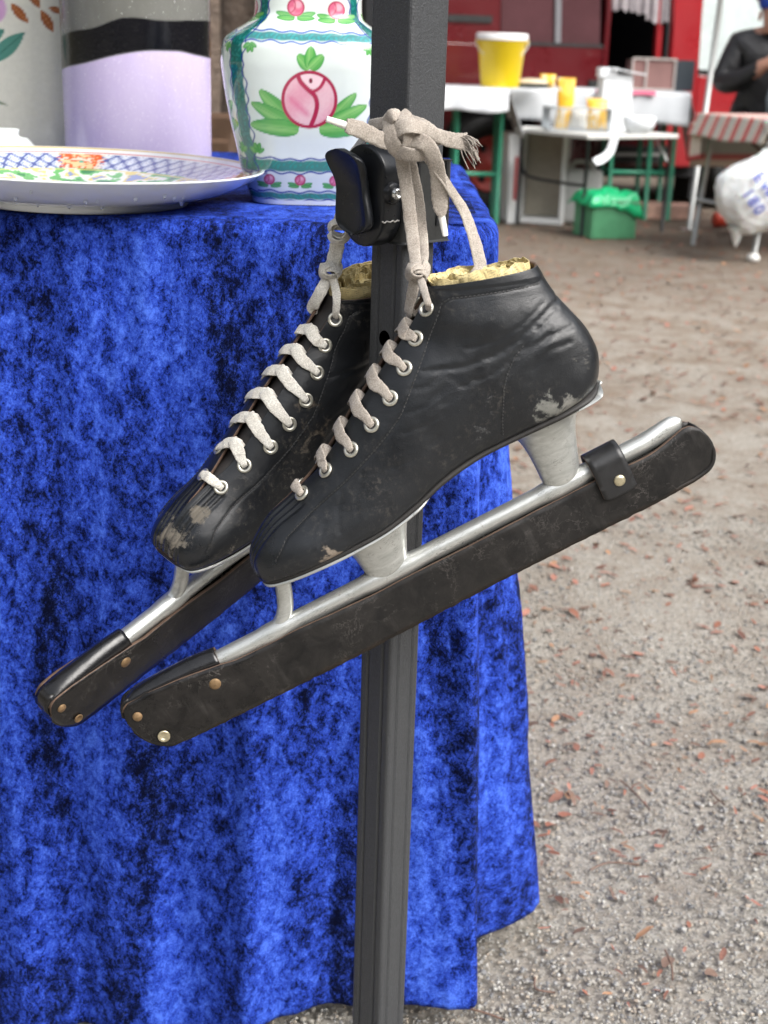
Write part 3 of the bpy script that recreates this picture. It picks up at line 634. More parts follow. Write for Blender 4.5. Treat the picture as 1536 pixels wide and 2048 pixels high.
def build_skate(name, label, M, seed, mleather, mguard, lace, wear_label):
    sk = thing(name, label, 'ice skate', matrix=M)
    boot, half = build_boot(sk, mleather, seed)
    for side in (-1, 1):
        for i, (u, w) in enumerate(EY):
            p, nn = surf(half, u, w, side); v, f = torus(p+nn*.0005, nn, .0041, .0013)
            ey = mesh_obj('eyelet', v, f, M_EYE, boot)
            # dark throat of the eyelet
            hole = MB(); q = Vector(nn).to_track_quat('Z', 'Y').to_matrix(); hole.lathe([(.0036, .0008), (.0032, .00045), (0, .0004)], 16, p, M=q)
            hole.build('eyelet_hole', M_STITCH, ey, True)
        stitches(half, STITCH, side, M_STITCH, boot)
        stitches(half, COUNTER, side, M_STITCH, boot, step=2.2, ln=1.3)
    # tongue
    a = np.linspace(4.2, 15.7, 60); Fc = crom(V3(ST_F), np.clip(a, 0, 16))/1000; Bc = crom(V3(ST_B), np.clip(a, 0, 16))/1000
    dv = (Bc-Fc)/np.linalg.norm(Bc-Fc, axis=1)[:, None]; ov = np.clip(a-16, 0, 1)[:, None]*.02*V3((.5, .85)); v = []
    low = (.0070*sstep(2.5, 6, a)*sstep(17.5, 14, a)+.0048)[:, None]
    for q in np.linspace(-1, 1, 13): G_ = Fc+dv*(low+.007*q*q)+ov; v.append(np.column_stack([G_[:, 0], np.full(60, q*.0105), G_[:, 1]]))
    o = mesh_obj('tongue', np.concatenate(v), grid_faces(13, 60), M_TONGUE, sk); o.modifiers.new('t', 'SOLIDIFY').thickness = .002
    # soles and metal plates
    v, f = strip_plate((.0, 11.3), -.0004, .0012, .0028, True); so = mesh_obj('sole', v, f, M_STITCH and simple('sole_edge', (.018, .016, .015), .6, var=.4), sk)
    v, f = strip_plate((.15, 6.9), .0012, -.0017, .0013); fp = mesh_obj('front_plate', v, f, M_METAL, sk)
    v, f = strip_plate((8.75, 11.25), -.0020, -.0014, .0010); hp = mesh_obj('heel_plate', v, f, M_METAL, sk)
    # bent-up lip at the back of the heel plate
    lip = []
    for x, z in ((.246, .0090), (.252, .0095), (.2560, .0115), (.2590, .0150), (.2610, .0158)):
        lip.append([(x, yy, z+.001*math.sin(yy*400)) for yy in np.linspace(-.013, .008, 9)])
    lo = mesh_obj('plate_lip', np.concatenate(lip), grid_faces(5, 9), M_METAL, hp); lo.modifiers.new('t', 'SOLIDIFY').thickness = .0013
    v, f = cup((.0865, .0255, .019), (.0805, .0135, .0074), -.0035, -.0425, .003); mesh_obj('sole_cup', v, f, M_METAL, sk)
    v, f = cup((.2195, .0215, .018), (.2125, .0125, .0074), .0105, -.0425, .0065); mesh_obj('heel_cup', v, f, M_METAL, sk)
    pth = smooth_path([(.017, 0, -.002), (.0145, 0, -.012), (.011, 0, -.022), (.0065, 0, -.031), (-.001, 0, -.038), (-.012, 0, -.041)], 30)
    MB().tube(pth, np.concatenate([[.0085, .0065], np.full(28, .0055)]), 16).build('front_post', M_METAL, sk, True)
    # blade tube: fitting collars and a pinched tail
    us = np.concatenate([np.linspace(-.112, .27, 70), np.linspace(.272, .302, 14)]); r = np.full(len(us), .0066)
    for c, wd, am in ((-.004, .010, .0009), (.0805, .019, .0010), (.2125, .016, .0010)): r += am*np.exp(-((us-c)/wd)**6)
    tail = sstep(.268, .300, us); endr = np.sqrt(np.clip(1-(np.clip((us-.290)/.0125, 0, 1))**2, .03, 1)); v = []; r = r*endr
    for x, rr, tq in zip(us, r, tail):
        for k in range(18):
            h = 2*math.pi*k/18; v.append((x, rr*math.cos(h)*(1-.30*tq), -.041+rr*(1+.12*tq)*math.sin(h)+.0020*tq))
    mesh_obj('blade_tube', v, grid_faces(len(us), 18, True)+[tuple(range(18))[::-1], tuple(range((len(us)-1)*18, len(us)*18))], M_METAL, sk)
    MB().box((.095, 0, -.0605), (.41, .0014, .028)).build('blade', M_STEEL, sk)
    # ---- leather blade guard, a thing of its own
    gd = thing('blade_guard', wear_label, 'blade guard', matrix=M)
    us, top, bot = guard_profile(); n = len(us); k = 10; r3 = np.random.default_rng(seed+50)
    wav = .0008*np.array([mnoise.fractal(Vector((x*22, seed, 0)), 1, 2, 3) for x in us])
    fray = .0007*np.array([mnoise.fractal(Vector((x*160, seed+5, 0)), 1, 2, 3) for x in us]); bot0 = bot; bot = bot+fray
    for side in (-1, 1):
        v = []
        for j in range(k):
            q = j/(k-1); yy = .0083-.0026*(1-q)**3
            yoff = np.where(us > .262, -.0018*sstep(.262, .30, us), 0)+wav*2*q+.0006*np.sin(us*60+side)*q
            if side < 0: yoff = yoff+.0012*np.exp(-((us-.275)/.02)**2)*q**3
            v.append(np.column_stack([us, side*(yy+yoff), bot+(top+wav*1.6-bot)*q]))
        f = grid_faces(k, n); f = f if side < 0 else [x[::-1] for x in f]
        w = mesh_obj('guard_wall', np.concatenate(v), f, parent=gd, mats=[mguard, M_BROWN]); s = w.modifiers.new('t', 'SOLIDIFY'); s.thickness = .0026; s.offset = 0; s.material_offset_rim = 1
    pth = np.concatenate([V3([(-.1130, -.0358), (-.1172, -.0368), (-.1200, -.0393), (-.1217, -.0445), (-.1219, -.0490)]), np.column_stack([np.clip(us, -.1218, .3118), bot+.0030]), V3([(.3110, -.0560), (.3088, -.0500), (.3055, -.0460)])])
    v = np.concatenate([np.column_stack([pth[:, 0], np.full(len(pth), yy), pth[:, 1]]) for yy in np.linspace(-.0066, .0066, 5)])
    sp = mesh_obj('guard_spine', v, [q[::-1] for q in grid_faces(5, len(pth))], mguard, gd); s = sp.modifiers.new('t', 'SOLIDIFY'); s.thickness = .0025
    # front cap over the tube
    v = []; ucs = np.linspace(-.1205, -.048, 30); tp = np.interp(ucs, us, top)
    for q in np.linspace(-1, 1, 17):
        rise = (.0035+.005*sstep(-.12, -.05, ucs))*(1-q*q)**.7
        v.append(np.column_stack([ucs, np.full(30, q*.0072), tp-.0012+rise*np.minimum(1, (ucs+.1205)/.012)]))
    cp = mesh_obj('front_cap', np.concatenate(v), grid_faces(17, 30), parent=gd, mats=[M_CAP, M_BROWN]); s = cp.modifiers.new('t', 'SOLIDIFY'); s.thickness = .0018; s.material_offset_rim = 1
    # strap over the tube at the heel end
    pts = [(-.0113, -.0620), (-.0115, -.052), (-.0113, -.043), (-.0102, -.0365), (-.0068, -.0322), (0, -.0303), (.0068, -.0322), (.0102, -.0365), (.0113, -.043), (.0115, -.052), (.0113, -.062)]
    sp_ = smooth_path([(a_, b_, 0) for a_, b_ in pts], 50); v = []
    for q in np.linspace(0, 1, 8):
        rnd = .003*(np.abs(2*q-1)**6); v.append(np.column_stack([np.full(50, .2315+q*.0240), sp_[:, 0], np.where(np.abs(np.arange(50)-24.5) > 20, sp_[:, 1]+rnd*.8, sp_[:, 1])]))
    st = mesh_obj('strap', np.concatenate(v), grid_faces(8, 50), parent=gd, mats=[M_STRAP, M_BROWN]); s = st.modifiers.new('t', 'SOLIDIFY'); s.thickness = .0024; s.offset = 0; s.material_offset_rim = 1
    for side in (-1, 1):
        q = Vector((0, side, 0)).to_track_quat('Z', 'Y').to_matrix()
        MB().lathe([(.0040, .0), (.0040, .0006), (.0033, .0012), (.0015, .0016), (0, .0017)], 20, (.2458, side*.0126, -.0518), M=q).build('strap_rivet', M_BRASS, st, True)
        dsh = [(.0042, 0), (.0042, .0008), (.0034, .0011), (.0026, .0003), (0, -.0002)]; dome = [(.0042, 0), (.0040, .0008), (.0026, .0014), (0, .0017)]
        for (u, w, pr, mt, sc_) in ((-.0575, -.0513, dome, M_RUST, 1.), (-.1138, -.0470, dome, M_RUST, .8), (-.1056, -.0687, dsh, M_BRASS if seed == 0 else M_RUST, 1. if seed == 0 else .8)):
            MB().lathe([(a_*sc_, b_) for a_, b_ in pr], 20, (u, side*(.0094 if w > -.06 else .0092), w), M=q).build('guard_rivet', mt, gd, True)
    # ---- criss-cross lacing
    mb = MB(); r4 = np.random.default_rng(seed+9)
    def cpt(s_):   # centre line of the lace gap near an eyelet
        d = [abs(V3(ST_F)[:, 0]-s_)]; F_ = V3(ST_F); return np.array([s_, np.interp(s_, F_[:, 0], F_[:, 1])])/1000
    def ctr(u, lift): c = cpt(u); tn = V3((-.55, 0, .83)); return V3((c[0], 0, c[1]))+tn*lift, tn
    wid = .0086
    lace_paths = []
    for i in range(1, 8):
        for side in (-1, 1):
            u, w = EY[i]; p, nn = surf(half, u, w, side)
            if i == 7:
                continue
            pg, ng = half[0 if side < 0 else 1]; pg = pg.reshape(NS, NT, 3); ng = ng.reshape(NS, NT, 3)
            kk = int(np.argmin(np.sum((pg.reshape(-1, 3)-p)**2, 1))); si, ti = kk//NT, kk % NT
            path = [p-nn*.0035, p+nn*.0012]; nr = [nn, nn]
            for fq in (.3, .62, .95):
                a_ = min(NS-1, si+int(round((3.0 if seed else 2.4)*fq))); b_ = int(ti*(1-fq)); g_ = ng[a_, b_]*(1 if ng[a_, b_]@nn > 0 else -1); path.append(pg[a_, b_]+g_*(.0016+.0010*fq)); nr.append(g_)
            tn = V3((-.55, 0, .83)); ed = path[-1]; cc_ = V3((ed[0]+.0015, 0, ed[2]+.0022)); lift = .0014 if side < 0 else .0002
            path += [cc_+tn*lift+V3((.0005, side*.0012, .0005)), cc_+V3((.0022, -side*.0034, .0015))+tn*(lift-.0022), cc_+V3((.0030, -side*.0042, .0018))-tn*.0095]; nr += [tn, tn, tn]
            wd = wid*(1+.12*r4.normal()*.5)
            mb.add(*ribbon(path, nr, wd, .0012, 46, seed=seed+i+side, wprof=[.5, .55, .8, 1.0, 1.05, 1., .9, .8]))
    # straight bar across the lowest pair
    L7 = []
    for side in (-1, 1):
        p, nn = surf(half, *EY[7], side); pg, ng = half[0 if side < 0 else 1]; pg = pg.reshape(NS, NT, 3); ng = ng.reshape(NS, NT, 3); kk = int(np.argmin(np.sum((pg.reshape(-1, 3)-p)**2, 1))); si, ti = kk//NT, kk % NT
        q = [(p-nn*.0035, nn), (p+nn*.0012, nn)]
        for fq in (.35, .7, .97): g_ = ng[si, int(ti*(1-fq))]; g_ = g_*(1 if g_@nn > 0 else -1); q.append((pg[si, int(ti*(1-fq))]+g_*.0020, g_))
        L7.append(q)
    seq = L7[0]+[((L7[0][-1][0]+L7[1][-1][0])/2+V3((-.0006, 0, .0012)), V3((-.5, 0, .86)))]+L7[1][::-1]
    mb.add(*ribbon([q[0] for q in seq], [q[1] for q in seq], wid*.85, .0018, 70, wprof=[.5, .7, .95, 1, 1, 1, .95, .7, .5]))
    lc = mb.build('lace', lace, sk, True)
    return sk, boot, half, gd
def frame_matrix(O, U, Wv):
    U = Vector(U).normalized(); Wv = Vector(Wv); Wv = (Wv-U*Wv.dot(U)).normalized(); Yv = Wv.cross(U)
    m_ = Matrix((U, Yv, Wv)).transposed().to_4x4(); m_.translation = O; return m_
M_NEAR = frame_matrix((-.0845, .87, .5944), (.87674, .13886, .46048), (-.45481, -.07204, .88767))
psi, tau, rho = .7292, .4344, .2995
h_ = Vector((math.cos(psi), math.sin(psi), 0)); n0 = Vector((math.sin(psi), -math.cos(psi), 0)); zv = Vector((0, 0, 1))
U_ = h_*math.cos(tau)+zv*math.sin(tau); W0 = -h_*math.sin(tau)+zv*math.cos(tau); W_ = W0*math.cos(rho)+n0*math.sin(rho)
M_FAR = frame_matrix((-.1555, .9346, .5787), U_, W_)
GREYW = (.30, .285, .25)
leN = leather('black_boot_leather', 0, .22, [((.221, -.031, .0200), .022, .63, (.19, .19, .17)), ((.234, -.028, .0190), .019, .63, (.2, .195, .175)), ((.249, -.02, .0185), .014, .64, (.20, .19, .165)), ((.245, -.024, .045), .026, .76, (.10, .09, .075)),
                                          ((.052, -.034, .003), .013, .64, (.26, .21, .16)), ((.175, -.03, .03), .03, .82, (.2, .2, .2))])
leF = leather('worn_boot_leather', 1, .45, [((.010, 0, .016), .030, .67, (.165, .145, .115)), ((.03, -.010, .030), .018, .70, (.15, .13, .10)), ((.035, -.032, .004), .016, .68, (.2, .18, .15)),
                                        ((.135, -.026, .055), .034, .74, (.10, .078, .055)), ((.12, -.028, .045), .024, .76, (.13, .11, .085))], rough=.36)
M_CAP = simple('wet_black_leather', (.010, .010, .011), .24, var=.4, nscale=70, bump=.35, bscale=140, bdist=.0008, spec=.45)
M_STRAP = simple('strap_leather', (.014, .014, .015), .38, var=.35, nscale=90, bump=.3, bscale=260, bdist=.0006, spec=.5)
guN = guard_leather('guard_leather_dry', 0); guF = guard_leather('guard_leather_old', 1)
skN, bootN, halfN, gdN = build_skate('ice_skate', 'black leather speed skate hanging in front of the pole, its full side in view', M_NEAR, 0, leN, guN, M_LACE_N, 'black leather blade guard with brass rivet strap on the front skate')
skF, bootF, halfF, gdF = build_skate('ice_skate', 'black leather speed skate behind the pole with scuffed toe and off-white laces', M_FAR, 1, leF, guF, M_LACE_F, 'worn black leather blade guard on the rear skate, tip pointing left')

# ---- crumpled newspaper stuffed in each boot
def paper_mat():
    m_, n, l, b = nmat('yellowed_newsprint'); co = coords(n)
    f = noise_n(n, l, co, 70, 5); c = mix_n(n, l, f, (.42, .31, .10), (.76, .66, .38))
    wv = n.new('ShaderNodeTexWave'); wv.inputs['Scale'].default_value = 190; wv.inputs['Distortion'].default_value = 1.5; wv.bands_direction = 'Z'; l.new(co, wv.inputs['Vector'])
    tx = math_n(n, l, 'MULTIPLY', ramp_n(n, l, wv.outputs[0], [(.6, 0.), (.75, 1.)]), ramp_n(n, l, noise_n(n, l, mapping(n, l, co, (700, 700, 150)), 1, 3), [(.48, 0.), (.56, 1.)]))
    c = mix_n(n, l, math_n(n, l, 'MULTIPLY', tx, .55), c, (.16, .13, .09)); l.new(c, b.inputs['Base Color']); setp(b, rough=.8)
    vo = n.new('ShaderNodeTexVoronoi'); vo.feature = 'DISTANCE_TO_EDGE'; vo.inputs['Scale'].default_value = 45; l.new(co, vo.inputs['Vector']); bump_n(n, l, b, ramp_n(n, l, vo.outputs[0], [(0., 0.), (.3, 1.)]), .5, .003); return m_
M_PAPER = paper_mat()
def paper(M, seed, label, rise):
    """loose crumpled sheets pushed into the boot, their torn edges standing above the collar"""
    V_ = []; F_ = []; n, k = 150, 12; uc, ua, ub = .219, .031, .0165
    for L_ in range(4):
        sc_ = 1-.22*L_; off = len(V_)
        for j_ in range(k):
            t_ = j_/(k-1)
            for i_ in range(n):
                a = 2*math.pi*i_/n; q = Vector((math.cos(a)*1.9, math.sin(a)*1.9, t_*1.2+seed*3+L_*7))
                w_ = 1+.16*(abs(mnoise.noise(q))*2-.5)*(.25+.75*t_ if L_ else .2+.3*t_)+.035*(abs(mnoise.noise(q*2.7))*2-.5)
                u_ = uc+ua*sc_*w_*math.cos(a); y_ = ub*sc_*w_*math.sin(a); top = .125-(u_-.181)*.285+rise*(1-.10*L_)+.0045*mnoise.noise(q*1.3)+.0006*mnoise.noise(q*5)
                V_.append((u_, y_, top-.034*(1-t_)))
        F_ += grid_faces(k, n, True, off)
        if L_ == 3: F_.append(tuple(range(off+(k-3)*n, off+(k-2)*n)))
    o = mesh_obj('newspaper_wad', V_, F_, M_PAPER, None, False); o.modifiers.new('t', 'SOLIDIFY').thickness = .0004
    o.matrix_world = M; tag(o, label, 'newspaper', 'paper stuffed in the boots'); return o
paper(M_NEAR, 3, 'crumpled yellow newspaper stuffed in the front skate', .003)
paper(M_FAR, 8, 'crumpled yellow newspaper stuffed in the skate behind the pole', .0075)

# ---- laces hung over the latch
def to_local(M, pts): I = np.array(M.inverted()); p = V3(pts); return p@I[:3, :3].T+I[:3, 3]
def hang(mb, M, pts, w, th=.0013, twist=None, wprof=None, n=None, seed=0):
    """pts: list of (px, py, depth[, normal x, y, z]) measured on the photo, placed at their own depth"""
    P = [at(a[0], a[1], a[2]) for a in pts]; N = [V3(a[3:6]) if len(a) > 3 else V3((-.15, -1, .2)) for a in pts]
    I = np.array(M.inverted())[:3, :3]
    mb.add(*ribbon(to_local(M, P), V3(N)@I.T, w, th, n or 12*len(pts), seed=seed, wprof=wprof))
lN = MB()
# from the top eyelets up to the small knot, then the doubled run to the big knot
eN, nN = surf(halfN, *EY[0], -1); eW = np.array(M_NEAR)@np.append(eN-nN*.003, 1); eF, nF = surf(halfN, *EY[0], 1); fW = np.array(M_NEAR)@np.append(eF-nF*.002, 1)
hN = MB(); Mn = M_NEAR
def hang_w(mb, M, P, N, w, th=.0015, wprof=None, n=40, seed=0):
    I = np.array(M.inverted())[:3, :3]; mb.add(*ribbon(to_local(M, P), V3(N)@I.T, w, th, n, seed=seed, wprof=wprof))
fr = V3((-.1, -1, .15))
hang_w(hN, Mn, [eW[:3], at(856, 608, .855), at(848, 580, .868), at(838, 550, .885)], [fr]*4, .0062, .0016, [.6, .7, .8, .9])
hang_w(hN, Mn, [fW[:3], at(817, 628, .89), at(824, 590, .888), at(832, 552, .888)], [fr, (-.8, -.6, .1), (-.6, -.8, 0), fr], .0085, .0016, [.9, 1, 1, .9])
for k in range(3):   # small knot
    a = k*1.1; c = at(836, 545, .884)
    hang_w(hN, Mn, [c+V3((.006*math.cos(q+a), -.004*math.sin(q)-.001*k, .0045*math.sin(q+a)+.002*(k-1))) for q in np.linspace(0, 5.2, 7)], [V3((math.cos(q+a), -.6, math.sin(q+a))) for q in np.linspace(0, 5.2, 7)], .0075, .0017, n=40, seed=k)
hang(hN, Mn, [(832, 545, .886), (829, 505, .902), (822, 450, .915), (815, 390, .918), (806, 330, .918), (800, 295, .915), (796, 270, .916)], .0088, .0016, seed=2, wprof=[.75, .9, 1, 1, 1, 1, .9])
hang(hN, Mn, [(842, 545, .889), (849, 510, .906), (843, 455, .922), (836, 400, .925), (826, 350, .924), (816, 305, .922), (806, 275, .92)], .0080, .0015, seed=5, wprof=[.6, .7, .9, 1, 1, 1, .9])
# big knot: flat turns laid over one another
K = at(800, 272, .908)
def turn(c, rx, rz, ry, a0, a1, w, tilt=0, th=.0017, seed=0, n=44):
    A = np.linspace(a0, a1, 9); ct, st_ = math.cos(tilt), math.sin(tilt)
    P = []; N = []
    for q in A:
        x, z = rx*math.cos(q), rz*math.sin(q); P.append(c+V3((x*ct-z*st_, -ry*math.sin((q-a0)/(a1-a0)*math.pi), x*st_+z*ct))); N.append(V3(((x*ct-z*st_)/rx*.5, -1, (x*st_+z*ct)/rz*.5)))
    hang_w(hN, Mn, P, N, w, th, n=n, seed=seed)
turn(K+V3((.000, .004, .002)), .0065, .0125, .010, 1.9, 4.9, .0105, .25, seed=1)        # vertical wrap
turn(K+V3((.006, .002, -.001)), .012, .008, .012, .2, 3.0, .010, .1, seed=2)           # over the top
turn(K+V3((.008, .003, -.003)), .013, .008, .009, 3.3, 6.2, .0095, -.15, seed=3)        # under
turn(K+V3((.001, -.001, .002)), .005, .0115, .006, -1.4, 1.5, .0095, .12, seed=4)
turn(K+V3((-.004, .002, .006)), .004, .007, .007, .3, 3.2, .0085, 0, seed=6)
turn(K+V3((.012, .004, .001)), .013, .006, .007, .1, 2.6, .009, -.5, seed=7)
hang(hN, Mn, [(795, 288, .908), (775, 284, .905), (748, 273, .903), (722, 260, .901), (700, 253, .899), (692, 251, .898)], .0100, .0022, seed=3, wprof=[.9, 1, 1, 1.05, 1, .8])
hang(hN, Mn, [(790, 250, .915), (770, 246, .922), (752, 248, .930), (738, 251, .94)], .0075, .0016, seed=9)
hang(hN, Mn, [(815, 258, .905), (845, 262, .906), (872, 270, .908), (898, 279, .910), (922, 283, .911), (934, 284, .911)], .0095, .0016, seed=8, wprof=[.9, .8, .9, 1., 1.1, 1.25])
hang(hN, Mn, [(822, 280, .903), (848, 285, .899), (866, 310, .902), (876, 350, .909), (879, 390, .914), (881, 415, .915), (883, 431, .915)], .0098, .0017, seed=11, wprof=[1, 1, 1, 1.05, 1.1, 1, .55])
hang(hN, Mn, [(835, 290, .905, .3, -1, .2), (868, 330, .908, .3, -1, .2), (898, 375, .913, .5, -.8, .3), (924, 415, .915, .5, -.8, .3), (941, 455, .912, .5, -.8, .2), (954, 500, .905, .4, -.9, .1), (960, 535, .897, .2, -1, 0), (946, 556, .893, 0, -.8, .6), (922, 560, .892, 0, -.5, .8)], .0088, .0016, seed=13, wprof=[.8, .8, .75, .9, 1, 1.05, 1, 1, .9])
laceN = hN.build('hanging_lace', M_LACE_N, skN, True)
for a, b_ in (((692, 251, .898), (653, 238, .896)), ((883, 431, .915), (891, 471, .916))):
    P = to_local(Mn, [at(*a), at(*b_)]); MB().tube([P[0], P[0]*.9+P[1]*.1, P[1]], [.0022, .0024, .0019], 12).build('aglet', M_AGLET, laceN, True)
fr_ = MB(); r5 = np.random.default_rng(4)
for k in range(46):
    sx = 930+r5.normal()*4; sy = 284+(k/46-.5)*26; ex = sx+12+r5.random()*14; ey_ = sy+6+r5.random()*38*(.35+k/46)
    P = [at(sx, sy, .911), at((sx+ex)/2+r5.normal()*3, (sy+ey_)/2-4, .909), at(ex, ey_, .908+r5.normal()*.002)]
    fr_.tube(to_local(Mn, smooth_path(P, 7)), np.linspace(.0005, .00022, 7), 5)
fo = fr_.build('frayed_end', M_LACE_N, laceN, True); fo['kind'] = 'stuff'
# far skate's lace, rising behind the latch
hF = MB(); Mf = M_FAR
def wpt(M, q): return (np.array(M)@np.append(q, 1))[:3]
eN, nN = surf(halfF, *EY[0], -1); eF, nF = surf(halfF, *EY[0], 1)
Ye = float(wpt(Mf, eN)[1])-.004
hang_w(hF, Mf, [wpt(Mf, eN-nN*.003), wpt(Mf, eN+nN*.004)+V3((0, 0, .006)), at(673, 590, Ye-.001), at(664, 548, .986)], [fr]*4, .0065, .0016, [.6, .8, .9, .9])
hang_w(hF, Mf, [wpt(Mf, eF-nF*.002), at(625, 615, Ye+.012), at(642, 582, Ye+.006), at(660, 548, .988)], [fr]*4, .0085, .0016, [.8, 1, 1, .9])
for c_, k0 in ((at(661, 543, .984), 0), (at(678, 463, .982), 3)):
    for k in range(3):
        a = k*1.2+k0; hang_w(hF, Mf, [c_+V3((.0065*math.cos(q+a), -.004*math.sin(q), .005*math.sin(q+a)+.002*(k-1))) for q in np.linspace(0, 5, 7)], [V3((math.cos(q+a), -.6, math.sin(q+a))) for q in np.linspace(0, 5, 7)], .007, .0016, n=36, seed=k)
hang(hF, Mf, [(660, 545, .987), (668, 520, .986), (674, 492, .985), (678, 465, .984)], .0105, .0018, seed=2)
hang(hF, Mf, [(676, 460, .990), (676, 440, .988), (681, 420, .987), (690, 380, .986), (700, 320, .975), (730, 275, .955)], .0062, .0016, seed=4)
hang(hF, Mf, [(684, 460, .990), (690, 440, .989), (697, 420, .988), (705, 390, .987)], .006, .0016, seed=6)
hF.build('hanging_lace', M_LACE_F, skF, True)

# ------------------------------------------------------------------ gazebo roof, added out of view to shade the stall, and a rear pole
def white_cloth(name, c=(.75, .76, .76), rough=.85): return simple(name, c, rough, var=.05, nscale=8, bump=.25, bscale=40, bdist=.004)
gz = thing('added_shade_canopy', 'dark gazebo canopy added out of view above the stall to shade it', 'canopy', (-1.5, 2.45, 2.1))
def canopy():
    c = [(-1.6, -1.52), (1.55, -1.52), (1.55, 1.5), (-1.6, 1.5)]; v = [(x, y, 0) for x, y in c]+[(x, y, -.2) for x, y in c]+[(0, 0, .75)]
    f = [(0, 1, 8), (1, 2, 8), (2, 3, 8), (3, 0, 8)]+[(i, i+4, (i+1) % 4+4, (i+1) % 4) for i in range(4)]
    o = mesh_obj('added_roof_fabric', v, f, simple('added_canopy_fabric', (.05, .055, .06), .8), gz, False); o.modifiers.new('t', 'SOLIDIFY').thickness = .002
canopy()
rp = thing('gazebo_pole', 'black square gazebo pole far behind the rose vase', 'pole', (-.087, 3.9, 0))
rm = sq_tube(MB(), .034, 0, 2.1, .003, ROT, 0, 0); rm.build('tube', M_POLE, rp)

# ------------------------------------------------------------------ porcelain plate
def noise2(x, y, sc, seed=0): return np.array([mnoise.fractal(Vector((a*sc, b*sc, seed)), 1., 2., 4) for a, b in zip(x, y)])
def build_plate():
    c = V3((-.284, 1.276, ZT+.0022)); pr = [(0, .002), (.098, .002), (.1, 0), (.107, 0), (.1085, .003), (.110, .0075), (.125, .0105), (.145, .0165), (.163, .0255), (.174, .0335), (.1795, .0385), (.1812, .0402), (.1808, .0416), (.1785, .0418)]
    inn = [(r, .0418-.0318*(1-((r-.08)/.0985)**1.6 if r > .08 else 1)) for r in np.linspace(.1775, 0.0005, 90)]
    pr = np.concatenate([smooth_path([(a, b, 0) for a, b in pr], 40)[:, :2], V3(inn)]); n = 540
    th = np.arange(n)*2*math.pi/n; R = pr[:, 0][:, None]*np.ones(n); Z = pr[:, 1][:, None]*np.ones(n); A = np.ones(len(pr))[:, None]*th
    v = np.stack([R*np.cos(A), R*np.sin(A), Z], -1).reshape(-1, 3); r = R.ravel(); a = A.ravel(); inside = np.repeat(np.arange(len(pr)) >= 40, n)
    col = np.tile(V3((.74, .77, .78)), (len(v), 1)); X, Y = v[:, 0], v[:, 1]; nz = noise2(X[inside], Y[inside], 90); nf = np.zeros(len(v)); nf[inside] = nz
    def put(mk, c_, o=1.): col[mk] = col[mk]*(1-o)+V3(c_)*o
    blue = (.035, .06, .26)
    band = inside & (r < .1655) & (r > .128); k = 54
    u = a*k/(2*math.pi); w = (r-.128)/.0375*1.6
    d1 = np.abs(((u+w) % 1)-.5); d2 = np.abs(((u-w) % 1)-.5)
    put(band, (.60, .66, .78)); put(band & ((d1 < .10) | (d2 < .10)), blue, .9); put(band & ((np.abs(d1-.2) < .035) | (np.abs(d2-.2) < .035)), blue, .7)
    put(band & (d1 > .38) & (d2 > .38), (.8, .82, .85)); put(band & (d1 > .46) & (d2 > .46), blue, .8)
    for a0 in (R_(100), R_(190), R_(280), R_(10)):
        da = np.abs((a-a0+math.pi) % (2*math.pi)-math.pi)*.15; pn = band & (da < .022+.003*np.sin(r*900)); put(pn, (.62, .12, .04)); put(pn & (nf > .12), (.78, .52, .30)); put(pn & (nf < -.3), (.75, .6, .5)); put(pn & (np.hypot(da, r-.147) < .003), (.1, .4, .3))
    put(inside & (r < .130) & (r > .06), (.74, .78, .74)); g = inside & (r < .130) & (r > .085); nb = np.zeros(len(v)); nb[inside] = noise2(X[inside], Y[inside], 42, 5)
    put(g & (nb > .10), (.16, .46, .16)); put(g & (nb > .42), (.06, .25, .1)); put(g & (nb < -.25), (.70, .60, .22)); put(g & (nb < -.45), (.25, .32, .55)); put(g & (np.abs(r-.1285) < .0008), (.7, .55, .2))
    put(inside & (np.abs(r-.1675) < .0012), (.55, .10, .07)); put(inside & (r > .1755) & (r < .1778), (.50, .36, .09), .8); put((r > .1785) & inside, (.55, .42, .15), .6)
    o = mesh_obj('porcelain_plate', v, grid_faces(len(pr), n, True)+[tuple(range(n))[::-1]], painted('plate_glaze', .08, .02, coat=.3), col=np.clip(col, 0, 1))
    o.location = c; o.rotation_euler = (R_(.4), R_(1.2), 0); o.scale = (.925, .925, .80)
    tag(o, 'wide shallow porcelain plate with blue lattice rim on the velvet cloth', 'plate')
    # rain drops on the outside
    mb = MB(); r6 = np.random.default_rng(3)
    for _ in range(26):
        an = R_(-25-115*r6.random()); rr = .128+.045*r6.random(); z = np.interp(rr, pr[:40, 0], pr[:40, 1]); sz = .0012+.0016*r6.random()
        mb.add(ICO_V*V3((sz, sz, sz*1.9))+V3((rr*math.cos(an), rr*math.sin(an), z)), ICO_F)
    d = mb.build('water_drops', water_mat(), o, True); d['kind'] = 'stuff'
def water_mat():
    m_, n, l, b = nmat('water_drop'); b.inputs['Base Color'].default_value = (.9, .93, .95, 1); setp(b, rough=.03, trans=.85, ior=1.33); return m_
build_plate()

